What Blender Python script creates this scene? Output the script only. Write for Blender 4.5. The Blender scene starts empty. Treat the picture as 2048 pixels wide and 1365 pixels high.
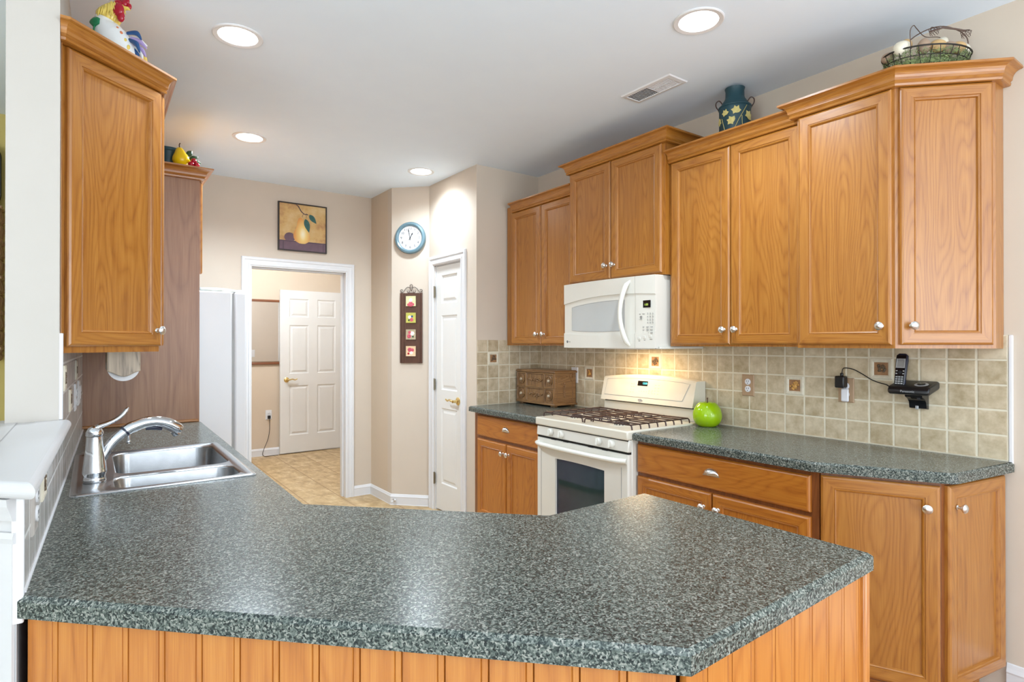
import bpy, math, random
from mathutils import Matrix, Vector
import numpy as np
random.seed(7)
S = bpy.context.scene
COL = S.collection
V = Vector

# ------------------------------------------------------------------ camera
F_PX = 1172.0
YAW = math.atan(843 / F_PX)
cam = bpy.data.cameras.new('camera'); co = bpy.data.objects.new('camera', cam); COL.objects.link(co)
cam.sensor_width = 36; cam.lens = F_PX * 36 / 2048; cam.clip_start = .05; cam.clip_end = 60
co.location = (0, 0, 1.385)
co.rotation_euler = (math.pi / 2 + math.atan(4.2 / F_PX), 0, -YAW)
S.camera = co

# ------------------------------------------------------------------ world, exposure, daylight
w = bpy.data.worlds.new('world'); S.world = w; w.use_nodes = True
bg = w.node_tree.nodes['Background']; bg.inputs[0].default_value = (.80, .91, 1, 1); bg.inputs[1].default_value = .95
S.view_settings.view_transform = 'Standard'; S.view_settings.look = 'None'
S.view_settings.gamma = 1; S.view_settings.use_curve_mapping = False
S.view_settings.exposure = 0.45

def area(name, loc, rot, sx, sy, power, color):
    l = bpy.data.lights.new(name, 'AREA'); l.shape = 'RECTANGLE'; l.size = sx; l.size_y = sy
    l.energy = power; l.color = color
    o = bpy.data.objects.new(name, l); o.location = loc; o.rotation_euler = rot; COL.objects.link(o); return o
# daylight falling in through the windows and glass door behind the photographer
area('window_daylight', (1.55, -3.3, 1.25), (math.radians(124), 0, 0), 2.5, 2.2, 68, (.84, .92, 1))
area('window_daylight', (-1.6, -3.3, 1.25), (math.radians(130), 0, 0), 2.5, 2.2, 22, (.80, .91, 1))
area('window_daylight', (2.86, -1.7, 1.35), (math.radians(124), 0, math.pi / 2), 1.8, 2.0, 62, (.82, .92, 1))
area('window_daylight', (-3.3, -.6, 1.45), (math.radians(128), 0, -math.pi / 2), 2.4, 1.6, 92, (.82, .91, 1))

# ------------------------------------------------------------------ node helpers
def new_mat(name):
    m = bpy.data.materials.new(name); m.use_nodes = True
    nt = m.node_tree; b = nt.nodes['Principled BSDF']
    return m, nt, b
def N(nt, t, **k):
    n = nt.nodes.new(t)
    for a, v in k.items():
        if a.startswith('i_'):
            key = a[2:]
            n.inputs[int(key) if key.isdigit() else key].default_value = v
        else: setattr(n, a, v)
    return n
def L(nt, a, b): nt.links.new(a, b)
def ramp(nt, fac, stops, interp='LINEAR'):
    r = nt.nodes.new('ShaderNodeValToRGB'); r.color_ramp.interpolation = interp
    e = r.color_ramp.elements
    while len(e) < len(stops): e.new(.5)
    for i, (p, c) in enumerate(stops): e[i].position = p; e[i].color = (*c, 1)
    L(nt, fac, r.inputs[0]); return r
def srgb(r, g, b):
    f = lambda c: (c / 255 / 12.92) if c <= 10 else ((c / 255 + .055) / 1.055) ** 2.4
    return (f(r), f(g), f(b))
def math_n(nt, op, a, b=None):
    n = nt.nodes.new('ShaderNodeMath'); n.operation = op
    for i, v in enumerate((a, b)):
        if v is None: continue
        if isinstance(v, (int, float)): n.inputs[i].default_value = v
        else: L(nt, v, n.inputs[i])
    return n.outputs[0]
def bump(nt, b, h, strength=.3, dist=.001):
    n = N(nt, 'ShaderNodeBump'); n.inputs['Strength'].default_value = strength; n.inputs['Distance'].default_value = dist
    L(nt, h, n.inputs['Height']); L(nt, n.outputs[0], b.inputs['Normal'])
def mapping(nt, sc, src='Object', loc=(0, 0, 0)):
    tc = N(nt, 'ShaderNodeTexCoord'); mp = N(nt, 'ShaderNodeMapping')
    mp.inputs['Scale'].default_value = sc; mp.inputs['Location'].default_value = loc
    L(nt, tc.outputs[src], mp.inputs[0]); return mp.outputs[0]
def noise(nt, vec, scale, detail=3, rough=.5, dist=0):
    n = N(nt, 'ShaderNodeTexNoise'); n.inputs['Scale'].default_value = scale; n.inputs['Detail'].default_value = detail
    n.inputs['Roughness'].default_value = rough; n.inputs['Distortion'].default_value = dist
    L(nt, vec, n.inputs['Vector']); return n
def plain(name, col, rough=.5, metal=0, vary=.06, scale=6, bmp=0, **kw):
    m, nt, b = new_mat(name)
    v = mapping(nt, (1, 1, 1)); n = noise(nt, v, scale, 4)
    c0 = tuple(max(0, x * (1 - vary)) for x in col); c1 = tuple(min(1, x * (1 + vary)) for x in col)
    r = ramp(nt, n.outputs[0], [(.3, c0), (.7, c1)]); L(nt, r.outputs[0], b.inputs['Base Color'])
    b.inputs['Roughness'].default_value = rough; b.inputs['Metallic'].default_value = metal
    for k, val in kw.items(): b.inputs[k.replace('_', ' ')].default_value = val
    if bmp:
        n2 = noise(nt, v, 220, 3); bump(nt, b, n2.outputs[0], bmp, .0008)
    return m
def glow(name, col, strength):
    m, nt, b = new_mat(name); b.inputs['Base Color'].default_value = (*col, 1)
    b.inputs['Emission Color'].default_value = (*col, 1); b.inputs['Emission Strength'].default_value = strength; return m

def wood(name, dark, mid, light, rough=.33, rings=26.):
    """oak with cathedral figure; the UV's v runs along the grain, in metres"""
    m, nt, b = new_mat(name)
    uv = mapping(nt, (1, 1, 1), 'UV')
    big = noise(nt, mapping(nt, (6.5, .95, 1), 'UV'), 1, 1.5, .4, .2)
    jag = noise(nt, mapping(nt, (130, 14, 1), 'UV'), 1, 2, .5)
    sx = N(nt, 'ShaderNodeSeparateXYZ'); L(nt, uv, sx.inputs[0])
    t = math_n(nt, 'ADD', math_n(nt, 'MULTIPLY', sx.outputs[0], .7), math_n(nt, 'MULTIPLY', big.outputs[0], 1.0))
    t = math_n(nt, 'ADD', t, math_n(nt, 'MULTIPLY', jag.outputs[0], .012))
    s = math_n(nt, 'FRACT', math_n(nt, 'MULTIPLY', t, rings))
    tri = math_n(nt, 'SUBTRACT', 1, math_n(nt, 'POWER', math_n(nt, 'ABSOLUTE', math_n(nt, 'SUBTRACT', math_n(nt, 'MULTIPLY', s, 2), 1)), 2.2))
    fine = noise(nt, mapping(nt, (420, 7, 1), 'UV'), 1, 3, .6)
    mid_n = noise(nt, mapping(nt, (60, 1.5, 1), 'UV'), 1, 3, .6)
    a = math_n(nt, 'ADD', math_n(nt, 'MULTIPLY', tri, .16), math_n(nt, 'MULTIPLY', fine.outputs[0], .45))
    a = math_n(nt, 'ADD', a, math_n(nt, 'MULTIPLY', mid_n.outputs[0], .45))
    r = ramp(nt, a, [(.30, dark), (.52, mid), (.74, light)]); L(nt, r.outputs[0], b.inputs['Base Color'])
    b.inputs['Roughness'].default_value = rough
    b.inputs['Coat Weight'].default_value = .5; b.inputs['Coat Roughness'].default_value = .3
    bump(nt, b, fine.outputs[0], .12, .0005)
    return m

def granite(name):
    m, nt, b = new_mat(name)
    v = mapping(nt, (1, 1, 1)); d = noise(nt, v, 90, 3)
    mx = N(nt, 'ShaderNodeMixRGB'); mx.inputs[0].default_value = .012
    L(nt, v, mx.inputs[1]); L(nt, d.outputs['Color'], mx.inputs[2])
    vo = N(nt, 'ShaderNodeTexVoronoi'); vo.inputs['Scale'].default_value = 330; L(nt, mx.outputs[0], vo.inputs['Vector'])
    sep = N(nt, 'ShaderNodeSeparateXYZ'); L(nt, vo.outputs['Color'], sep.inputs[0])
    n2 = noise(nt, v, 170, 4, .6)
    f = math_n(nt, 'ADD', math_n(nt, 'MULTIPLY', sep.outputs[0], .5), math_n(nt, 'MULTIPLY', n2.outputs[0], .6))
    r = ramp(nt, f, [(.22, srgb(12, 16, 16)), (.38, srgb(36, 44, 43)), (.50, srgb(66, 74, 69)), (.66, srgb(102, 109, 102)), (.86, srgb(156, 155, 146))])
    L(nt, r.outputs[0], b.inputs['Base Color'])
    b.inputs['Roughness'].default_value = .24; b.inputs['Specular IOR Level'].default_value = .42
    return m

def tile(name, ax, o1, p1, oz, pz, c_lo, c_hi, grout, rough=.42):
    """square wall tiles: ax 0 or 1 is the horizontal axis; origin and pitch in metres"""
    m, nt, b = new_mat(name)
    g = N(nt, 'ShaderNodeNewGeometry'); sp = N(nt, 'ShaderNodeSeparateXYZ'); L(nt, g.outputs['Position'], sp.inputs[0])
    a = math_n(nt, 'DIVIDE', math_n(nt, 'SUBTRACT', sp.outputs[ax], o1), p1)
    c = math_n(nt, 'DIVIDE', math_n(nt, 'SUBTRACT', sp.outputs[2], oz), pz)
    def edge(x): return math_n(nt, 'SUBTRACT', .5, math_n(nt, 'ABSOLUTE', math_n(nt, 'SUBTRACT', math_n(nt, 'FRACT', x), .5)))
    wob = noise(nt, mapping(nt, (1, 1, 1)), 60, 2)
    e = math_n(nt, 'MINIMUM', edge(a), edge(c))
    e = math_n(nt, 'ADD', e, math_n(nt, 'MULTIPLY', math_n(nt, 'SUBTRACT', wob.outputs[0], .5), .02))
    st = N(nt, 'ShaderNodeMapRange'); st.inputs[1].default_value = .028; st.inputs[2].default_value = .042; L(nt, e, st.inputs[0])
    st2 = N(nt, 'ShaderNodeMapRange'); st2.inputs[1].default_value = .02; st2.inputs[2].default_value = .07; L(nt, e, st2.inputs[0])
    cb = N(nt, 'ShaderNodeCombineXYZ'); L(nt, math_n(nt, 'FLOOR', a), cb.inputs[0]); L(nt, math_n(nt, 'FLOOR', c), cb.inputs[1])
    wn = N(nt, 'ShaderNodeTexWhiteNoise'); wn.noise_dimensions = '3D'; L(nt, cb.outputs[0], wn.inputs['Vector'])
    n1 = noise(nt, mapping(nt, (1, 1, 1)), 22, 6, .62)
    f = math_n(nt, 'ADD', math_n(nt, 'MULTIPLY', n1.outputs[0], .85), math_n(nt, 'MULTIPLY', wn.outputs[0], .2))
    r = ramp(nt, f, [(.32, c_lo), (.72, c_hi)])
    mx = N(nt, 'ShaderNodeMixRGB'); L(nt, st.outputs[0], mx.inputs[0]); mx.inputs[1].default_value = (*grout, 1)
    L(nt, r.outputs[0], mx.inputs[2]); L(nt, mx.outputs[0], b.inputs['Base Color'])
    b.inputs['Roughness'].default_value = rough
    h = math_n(nt, 'ADD', st2.outputs[0], math_n(nt, 'MULTIPLY', n1.outputs[0], .25))
    bump(nt, b, h, .55, .002)
    return m

def floor_tile(name):
    m, nt, b = new_mat(name)
    g = N(nt, 'ShaderNodeNewGeometry'); sp = N(nt, 'ShaderNodeSeparateXYZ'); L(nt, g.outputs['Position'], sp.inputs[0])
    a = math_n(nt, 'DIVIDE', sp.outputs[0], .305); row = math_n(nt, 'FLOOR', a)
    c = math_n(nt, 'ADD', math_n(nt, 'DIVIDE', sp.outputs[1], .305), math_n(nt, 'MULTIPLY', row, .5))
    def edge(x): return math_n(nt, 'SUBTRACT', .5, math_n(nt, 'ABSOLUTE', math_n(nt, 'SUBTRACT', math_n(nt, 'FRACT', x), .5)))
    e = math_n(nt, 'MINIMUM', edge(a), edge(c))
    st = N(nt, 'ShaderNodeMapRange'); st.inputs[1].default_value = .010; st.inputs[2].default_value = .018; L(nt, e, st.inputs[0])
    n1 = noise(nt, mapping(nt, (2, 1, 1)), 7, 6, .65)
    r = ramp(nt, n1.outputs[0], [(.3, srgb(152, 122, 78)), (.52, srgb(186, 156, 112)), (.75, srgb(214, 192, 152))])
    mx = N(nt, 'ShaderNodeMixRGB'); L(nt, st.outputs[0], mx.inputs[0]); mx.inputs[1].default_value = (*srgb(146, 112, 70), 1)
    L(nt, r.outputs[0], mx.inputs[2]); L(nt, mx.outputs[0], b.inputs['Base Color']); b.inputs['Roughness'].default_value = .4
    bump(nt, b, st.outputs[0], .3, .001)
    return m

M = {}
M['oak'] = wood('honey_oak', srgb(134, 76, 22), srgb(161, 101, 34), srgb(180, 122, 50))
M['oak_base'] = wood('honey_oak_base', srgb(142, 76, 18), srgb(170, 100, 28), srgb(188, 120, 40))  # same oak as the uppers; weaker light low down is tuned into its colour
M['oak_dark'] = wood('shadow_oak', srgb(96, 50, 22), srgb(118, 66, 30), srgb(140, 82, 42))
M['oak_pink'] = wood('veneer_panel', srgb(124, 82, 54), srgb(144, 100, 68), srgb(162, 120, 86), rough=.5, rings=9)
M['board'] = wood('beadboard_oak', srgb(152, 86, 28), srgb(176, 106, 38), srgb(192, 126, 54), rings=14)
M['old_oak'] = wood('weathered_oak', srgb(84, 74, 62), srgb(190, 172, 148), srgb(214, 198, 172), rough=.6)
M['walnut'] = wood('carved_walnut', srgb(74, 48, 26), srgb(126, 90, 54), srgb(158, 120, 76), rough=.45)
M['hard'] = wood('hardwood', srgb(120, 74, 38), srgb(156, 102, 56), srgb(178, 124, 74))
M['granite'] = granite('green_grey_laminate')
M['ceil'] = plain('ceiling_paint', srgb(232, 243, 255), .9, vary=.01, bmp=.05)
M['beige'] = plain('beige_paint', srgb(206, 192, 176), .8, vary=.012, bmp=.08)
M['tan'] = plain('tan_paint', srgb(208, 190, 168), .8, vary=.012, bmp=.08)
M['offwhite'] = plain('offwhite_paint', srgb(190, 183, 174), .75, vary=.01, bmp=.06)
M['olive'] = plain('olive_yellow_paint', srgb(202, 184, 112), .8, vary=.02)
M['trim'] = plain('white_trim_paint', srgb(222, 221, 222), .35, vary=.01)
M['ledge'] = plain('ledge_paint', srgb(196, 194, 193), .4, vary=.01)
M['doorwhite'] = plain('white_door_paint', srgb(228, 226, 222), .4, vary=.01)
M['white'] = plain('white_enamel', srgb(222, 219, 209), .22, vary=.008)
M['fridge'] = plain('fridge_enamel', srgb(230, 232, 235), .38, vary=.01, bmp=.25)
M['bisque'] = plain('bisque_enamel', srgb(216, 210, 194), .22, vary=.01)
M['mwglass'] = plain('grey_screened_glass', srgb(190, 192, 190), .12, vary=.02)
M['panelgrey'] = plain('printed_grey', srgb(160, 160, 158), .5)
M['chrome'] = plain('chrome', (.68, .69, .71), .06, 1, vary=.01)
M['nickel'] = plain('brushed_nickel', (.72, .71, .69), .28, 1, vary=.08, scale=60)
M['steel'] = plain('stainless_steel', (.40, .41, .42), .27, 1, vary=.06, scale=30)
M['brass'] = plain('brass', (.80, .62, .28), .2, 1)
M['pewter'] = plain('antique_hinge', (.30, .27, .20), .4, 1)
M['iron'] = plain('brown_iron', srgb(66, 46, 42), .45, .3)
M['black'] = plain('black_plastic', srgb(24, 24, 26), .35)
M['blackgloss'] = plain('glossy_black', srgb(16, 16, 20), .12)
M['navy'] = plain('blue_black_plastic', srgb(38, 42, 58), .25)
M['silverp'] = plain('silver_plastic', srgb(176, 180, 184), .35, .3)
M['dark'] = plain('dark_gap', srgb(20, 16, 12), .8)
M['oven'] = plain('oven_glass', srgb(46, 62, 58), .05, vary=.3, scale=3, IOR=1.75, Thin_Film_Thickness=540., Thin_Film_IOR=1.5)
M['blue'] = plain('blue_rim', srgb(98, 124, 134), .3, vary=.04)
M['face'] = plain('clock_paper', srgb(216, 216, 218), .5, vary=.01)
M['ink'] = plain('black_ink', srgb(24, 24, 30), .6)
M['ink2'] = plain('grey_ink', srgb(140, 140, 138), .6)
M['tileb'] = tile('beige_tile_right', 1, .727, .1007, .922, .099, srgb(170, 152, 120), srgb(214, 199, 172), srgb(220, 212, 190))
M['tilec'] = tile('beige_tile_return', 0, 2.33, .1, .922, .099, srgb(164, 146, 116), srgb(208, 192, 166), srgb(216, 208, 186))
M['tilel'] = tile('beige_tile_left_daylit', 1, 1.40, .1007, .922, .099, srgb(160, 156, 150), srgb(192, 187, 181), srgb(226, 226, 222), .25)  # same beige tile; grey sheen of nearby daylight is put into the colours
M['ivory'] = plain('ivory_glaze', srgb(214, 205, 184), .35, vary=.08, scale=60)
M['terra'] = plain('brown_glaze', srgb(160, 120, 84), .45, vary=.15, scale=60)
M['relief'] = plain('bronze_relief', srgb(96, 78, 58), .4, vary=.3, scale=90)
M['gold'] = plain('ochre_relief', srgb(200, 150, 80), .4, vary=.2, scale=60)
M['taupe'] = plain('taupe_plate', srgb(172, 142, 112), .45, vary=.03)
M['greyplate'] = plain('grey_glazed_plate', srgb(176, 168, 160), .35, vary=.04)
M['apple'] = plain('green_apple', srgb(150, 186, 16), .12, vary=.10, scale=5)
M['stem'] = plain('brown_stem', srgb(70, 46, 26), .6)
M['teal'] = plain('teal_painted_tin', srgb(30, 66, 76), .45, vary=.12, scale=10)
M['goldleaf'] = plain('gold_leaf', srgb(206, 192, 120), .4, vary=.15, scale=50)
M['red'] = plain('red_glaze', srgb(170, 20, 44), .12)
M['yellow'] = plain('yellow_glaze', srgb(232, 206, 104), .15, vary=.12, scale=40)
M['glazew'] = plain('white_glaze', srgb(232, 234, 232), .12, vary=.03)
M['green'] = plain('green_glaze', srgb(24, 120, 74), .15, vary=.2, scale=40)
M['leaf'] = plain('dark_green_leaf', srgb(40, 70, 40), .4)
M['bluef'] = plain('blue_glaze', srgb(40, 80, 130), .15, vary=.2)
M['purple'] = plain('lilac_glaze', srgb(170, 150, 196), .2)
M['orangef'] = plain('coral_glaze', srgb(222, 130, 84), .2)
M['pearyel'] = plain('pear_yellow', srgb(238, 198, 20), .15, vary=.08)
M['moss'] = plain('green_moss', srgb(132, 146, 98), .85, vary=.5, scale=60)
M['wire'] = plain('dark_wire', srgb(44, 40, 34), .5, .4)
M['vine'] = plain('vine_twig', srgb(96, 76, 66), .7)
M['egg1'] = plain('cream_egg', srgb(224, 216, 196), .4, vary=.03)
M['egg2'] = plain('tan_egg', srgb(206, 170, 118), .45, vary=.1, scale=30)
M['egg3'] = plain('grey_brown_egg', srgb(170, 144, 122), .5, vary=.08)
M['frame'] = plain('dark_frame', srgb(44, 32, 26), .35)
M['brownboard'] = plain('dark_brown_board', srgb(84, 54, 40), .45, vary=.15, scale=30)
M['paper'] = plain('paper_roll', srgb(240, 240, 240), .8, vary=.01)
M['floor'] = floor_tile('vinyl_tile')
M['lamp'] = glow('lamp_lens', (1, .97, .92), 14)
M['cyan'] = glow('cyan_digits', (.1, .75, .9), 1.6)
M['greend'] = glow('green_digits', (.45, .6, .1), .8)
M['mirror'] = plain('mirror_glass', (.86, .86, .86), .01, 1, vary=.001)
M['plug'] = plain('translucent_plug', srgb(226, 226, 230), .3)
M['canvas'] = None
def canvas_mat():
    m, nt, b = new_mat('painted_canvas')
    v = mapping(nt, (1, 1, 1)); n1 = noise(nt, v, 7, 6, .6)
    r = ramp(nt, n1.outputs[0], [(.3, srgb(168, 118, 78)), (.5, srgb(206, 168, 108)), (.7, srgb(216, 190, 140))])
    L(nt, r.outputs[0], b.inputs['Base Color']); b.inputs['Roughness'].default_value = .6; return m
M['canvas'] = canvas_mat()
def pear_paint():
    m, nt, b = new_mat('painted_pear')
    tc = N(nt, 'ShaderNodeTexCoord'); g = N(nt, 'ShaderNodeTexGradient', gradient_type='SPHERICAL')
    mp = N(nt, 'ShaderNodeMapping'); mp.inputs['Location'].default_value = (-.57, 0, -.30); mp.inputs['Scale'].default_value = (1, 0, .8)
    mp.vector_type = 'POINT'
    L(nt, tc.outputs['Generated'], mp.inputs[0]); L(nt, mp.outputs[0], g.inputs[0])
    r = ramp(nt, g.outputs[1], [(.25, srgb(178, 104, 66)), (.55, srgb(222, 158, 84)), (.8, srgb(240, 208, 130)), (.97, srgb(252, 240, 210))])
    L(nt, r.outputs[0], b.inputs['Base Color']); b.inputs['Roughness'].default_value = .6; return m
M['pearpaint'] = pear_paint()
M['plum'] = plain('painted_plum_table', srgb(104, 80, 92), .6, vary=.12, scale=20)
M['plumline'] = plain('painted_dark_line', srgb(62, 46, 60), .6)
M['tealleaf'] = plain('painted_teal_leaf', srgb(50, 96, 92), .6, vary=.2, scale=40)
M['sq1'] = plain('floral_cream', srgb(214, 210, 160), .3, vary=.12, scale=40)
M['sq2'] = plain('floral_lime', srgb(190, 184, 90), .3, vary=.12, scale=40)
M['sq3'] = plain('floral_sage', srgb(176, 160, 130), .3, vary=.16, scale=40)
M['sq4'] = plain('floral_peach', srgb(222, 190, 150), .3, vary=.12, scale=40)
M['pinkf'] = plain('pink_petal', srgb(196, 84, 100), .4, vary=.2, scale=60)
M['whitef'] = plain('white_petal', srgb(236, 228, 216), .4, vary=.05, scale=60)

# ------------------------------------------------------------------ mesh builder
UP = V((0, 0, 1))
ORG = {}
def FM(o, n):
    """frame on a vertical face: x to the viewer's right, y up, z out of the face"""
    n = V((n[0], n[1], 0)).normalized(); u = UP.cross(n)
    return Matrix(((u.x, UP.x, n.x, o[0]), (u.y, UP.y, n.y, o[1]), (u.z, UP.z, n.z, o[2]), (0, 0, 0, 1)))
class MB:
    def __init__(s, Mx=None):
        s.v = []; s.f = []; s.uv = []; s.M = Mx or Matrix.Identity(4); s.off()
    def off(s): s.o = (random.random() * 5, random.random() * 5)
    def face(s, pts, grain=None):
        pts = [V(p) for p in pts]; i = len(s.v); s.v += [tuple(s.M @ p) for p in pts]; s.f.append(tuple(range(i, i + len(pts)))); s._uv(pts, grain)
    def _uv(s, pts, grain):
        n = V((0, 0, 0))
        for k in range(len(pts)):
            a = pts[k]; b = pts[(k + 1) % len(pts)]; n += a.cross(b)
        n = n.normalized() if n.length > 1e-12 else V((0, 0, 1))
        g = V(grain) if grain else V((0, 0, 1))
        if abs(g.dot(n)) > .9: g = V((0, 1, 0)) if abs(n.y) < .9 else V((1, 0, 0))
        g = (g - n * g.dot(n)).normalized(); c = n.cross(g)
        s.uv += [(p.dot(c) + s.o[0], p.dot(g) + s.o[1]) for p in pts]
    def grid(s, verts, faces, grain=None):
        i = len(s.v); s.v += [tuple(s.M @ V(p)) for p in verts]
        for f in faces:
            s.f.append(tuple(i + k for k in f)); s._uv([V(verts[k]) for k in f], grain)
    def box(s, x0, x1, y0, y1, z0, z1, grain=None):
        s.off()
        x0, x1 = sorted((x0, x1)); y0, y1 = sorted((y0, y1)); z0, z1 = sorted((z0, z1))
        p = [(x0, y0, z0), (x1, y0, z0), (x1, y1, z0), (x0, y1, z0), (x0, y0, z1), (x1, y0, z1), (x1, y1, z1), (x0, y1, z1)]
        s.grid(p, [(3, 2, 1, 0), (4, 5, 6, 7), (0, 1, 5, 4), (1, 2, 6, 5), (2, 3, 7, 6), (3, 0, 4, 7)], grain)
    def prism(s, poly, z0, z1, grain=None):
        s.off(); n = len(poly)
        a = sum(poly[i][0] * poly[(i + 1) % n][1] - poly[(i + 1) % n][0] * poly[i][1] for i in range(n))
        if a < 0: poly = poly[::-1]
        v = [(x, y, z0) for x, y in poly] + [(x, y, z1) for x, y in poly]
        s.grid(v, [tuple(range(n - 1, -1, -1)), tuple(range(n, 2 * n))] + [(i, (i + 1) % n, n + (i + 1) % n, n + i) for i in range(n)], grain)
    def lathe(s, prof, c=(0, 0, 0), seg=24, ax=None, sx=1, sy=1):
        """prof: list of (r, h) along axis (default z)"""
        R = Matrix.Identity(3) if ax is None else V(ax).to_track_quat('Z', 'Y').to_matrix()
        vs = []; fs = []; n = len(prof)
        for r, h in prof:
            for k in range(seg):
                a = 2 * math.pi * k / seg
                vs.append(V(c) + R @ V((r * math.cos(a) * sx, r * math.sin(a) * sy, h)))
        for i in range(n - 1):
            for k in range(seg):
                k2 = (k + 1) % seg; fs.append((i * seg + k, i * seg + k2, (i + 1) * seg + k2, (i + 1) * seg + k))
        fs.append(tuple(range(seg - 1, -1, -1))); fs.append(tuple((n - 1) * seg + k for k in range(seg)))
        s.grid(vs, fs)
    def sphere(s, c, r, seg=20, ax=None):
        r = (r, r, r) if isinstance(r, (int, float)) else r
        pr = [(math.sin(math.pi * i / 12) or 1e-4, -math.cos(math.pi * i / 12)) for i in range(13)]
        pr[0] = (.001, -1); pr[-1] = (.001, 1)
        R = Matrix.Identity(3) if ax is None else V(ax).to_track_quat('Z', 'Y').to_matrix()
        vs = []; fs = []
        for q, h in pr:
            for k in range(seg):
                a = 2 * math.pi * k / seg; vs.append(V(c) + R @ V((q * math.cos(a) * r[0], q * math.sin(a) * r[1], h * r[2])))
        for i in range(12):
            for k in range(seg):
                k2 = (k + 1) % seg; fs.append((i * seg + k, i * seg + k2, (i + 1) * seg + k2, (i + 1) * seg + k))
        fs.append(tuple(range(seg - 1, -1, -1))); fs.append(tuple(12 * seg + k for k in range(seg)))
        s.grid(vs, fs)
    def tube(s, path, r, seg=10, flat=1.0, upv=None, closed=False, smooth=0):
        P = [V(p) for p in path]; n = len(P)
        rr = r if isinstance(r, (list, tuple)) else [r] * n
        if smooth:
            Q = []; q = []
            for i in range(n - 1):
                a, b_, c, d = P[max(i - 1, 0)], P[i], P[i + 1], P[min(i + 2, n - 1)]
                for k in range(smooth):
                    t = k / smooth
                    Q.append(.5 * ((2 * b_) + (c - a) * t + (2 * a - 5 * b_ + 4 * c - d) * t * t + (3 * b_ - a - 3 * c + d) * t ** 3)); q.append(rr[i] + (rr[i + 1] - rr[i]) * t)
            Q.append(P[-1]); q.append(rr[-1]); P = Q; rr = q; n = len(P)
        vs = []; fs = []; ref = V(upv) if upv else None
        if ref is None:
            t = (P[1] - P[0]).normalized(); ref = V((0, 0, 1)) if abs(t.z) < .8 else V((1, 0, 0))
        for i in range(n):
            if closed: t = P[(i + 1) % n] - P[i - 1]
            else: t = P[min(i + 1, n - 1)] - P[max(i - 1, 0)]
            t = t.normalized(); a = t.cross(ref).normalized(); b = a.cross(t).normalized()
            if upv is None: ref = b
            for k in range(seg):
                th = 2 * math.pi * k / seg; vs.append(P[i] + a * math.cos(th) * rr[i] + b * math.sin(th) * rr[i] * flat)
        m = n if closed else n - 1
        for i in range(m):
            j = (i + 1) % n
            for k in range(seg):
                k2 = (k + 1) % seg; fs.append((i * seg + k, i * seg + k2, j * seg + k2, j * seg + k))
        if not closed: fs.append(tuple(range(seg - 1, -1, -1))); fs.append(tuple((n - 1) * seg + k for k in range(seg)))
        s.grid(vs, fs)
    def frame(s, x0, x1, y0, y1, prof, fill=True, back=None):
        """mitred frame in the local xy plane; prof = (inset, height) from the outer edge inwards"""
        def ring(d, h): return [(x0 + d, y0 + d, h), (x1 - d, y0 + d, h), (x1 - d, y1 - d, h), (x0 + d, y1 - d, h)]
        gr = [(1, 0, 0), (0, 1, 0), (1, 0, 0), (0, 1, 0)]
        for k in range(4):
            s.off()
            for (d0, h0), (d1, h1) in zip(prof, prof[1:]):
                a = ring(d0, h0); b = ring(d1, h1); k2 = (k + 1) % 4
                s.face([a[k], a[k2], b[k2], b[k]], gr[k])
        if fill: s.off(); s.face(ring(*prof[-1]), (0, 1, 0))
        if back is not None: s.face(ring(0, back)[::-1], (0, 1, 0))
    def sweep(s, path, prof, closed=False):
        """sweep (outward, z) profile along a plan polyline, mitred; outward = right of travel"""
        P = [V((p[0], p[1])) for p in path]; n = len(P); rings = []
        for i in range(n):
            d0 = (P[i] - P[i - 1]).normalized() if (i > 0 or closed) else None
            d1 = (P[(i + 1) % n] - P[i]).normalized() if (i < n - 1 or closed) else None
            if d0 is None: d0 = d1
            if d1 is None: d1 = d0
            n0 = V((d0.y, -d0.x)); n1 = V((d1.y, -d1.x)); m = (n0 + n1).normalized(); k = 1 / max(.2, m.dot(n0))
            rings.append([(P[i].x + m.x * k * o, P[i].y + m.y * k * o, z) for o, z in prof])
        for i in range(n if closed else n - 1):
            s.off(); j = (i + 1) % n; g = V(rings[j][0]) - V(rings[i][0])
            for a in range(len(prof) - 1):
                s.face([rings[i][a], rings[j][a], rings[j][a + 1], rings[i][a + 1]], g.normalized())
        if not closed: s.face(rings[0][::-1]); s.face(rings[-1])
    def text(s, txt, size, o=(0, 0, 0), depth=.0004, align='CENTER'):
        c = bpy.data.curves.new('t', 'FONT'); c.body = txt; c.size = size; c.extrude = depth; c.align_x = align; c.align_y = 'CENTER'
        ob = bpy.data.objects.new('t', c); COL.objects.link(ob)
        me = bpy.data.meshes.new_from_object(ob.evaluated_get(bpy.context.evaluated_depsgraph_get()))
        s.grid([V(v.co) + V(o) for v in me.vertices], [tuple(p.vertices) for p in me.polygons])
        bpy.data.objects.remove(ob); bpy.data.curves.remove(c); bpy.data.meshes.remove(me)
    def build(s, name, mat, parent=None, org=None, bevel=0, sub=0, sharp=35):
        if parent is not None: o0 = ORG[parent]
        else: o0 = V(org) if org else V((0, 0, 0))
        me = bpy.data.meshes.new(name); me.from_pydata([tuple(V(p) - o0) for p in s.v], [], s.f)
        ul = me.uv_layers.new(name='UVMap'); ul.data.foreach_set('uv', [c for p in s.uv for c in p])
        me.materials.append(M[mat] if isinstance(mat, str) else mat)
        me.update()
        for p in me.polygons: p.use_smooth = True
        me.set_sharp_from_angle(angle=math.radians(sharp))
        ob = bpy.data.objects.new(name, me); COL.objects.link(ob)
        if parent is not None: ob.parent = parent
        else: ob.location = o0
        ORG[ob] = o0
        if bevel:
            b = ob.modifiers.new('bevel', 'BEVEL'); b.width = bevel; b.segments = 2; b.limit_method = 'ANGLE'; b.angle_limit = math.radians(40)
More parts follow.
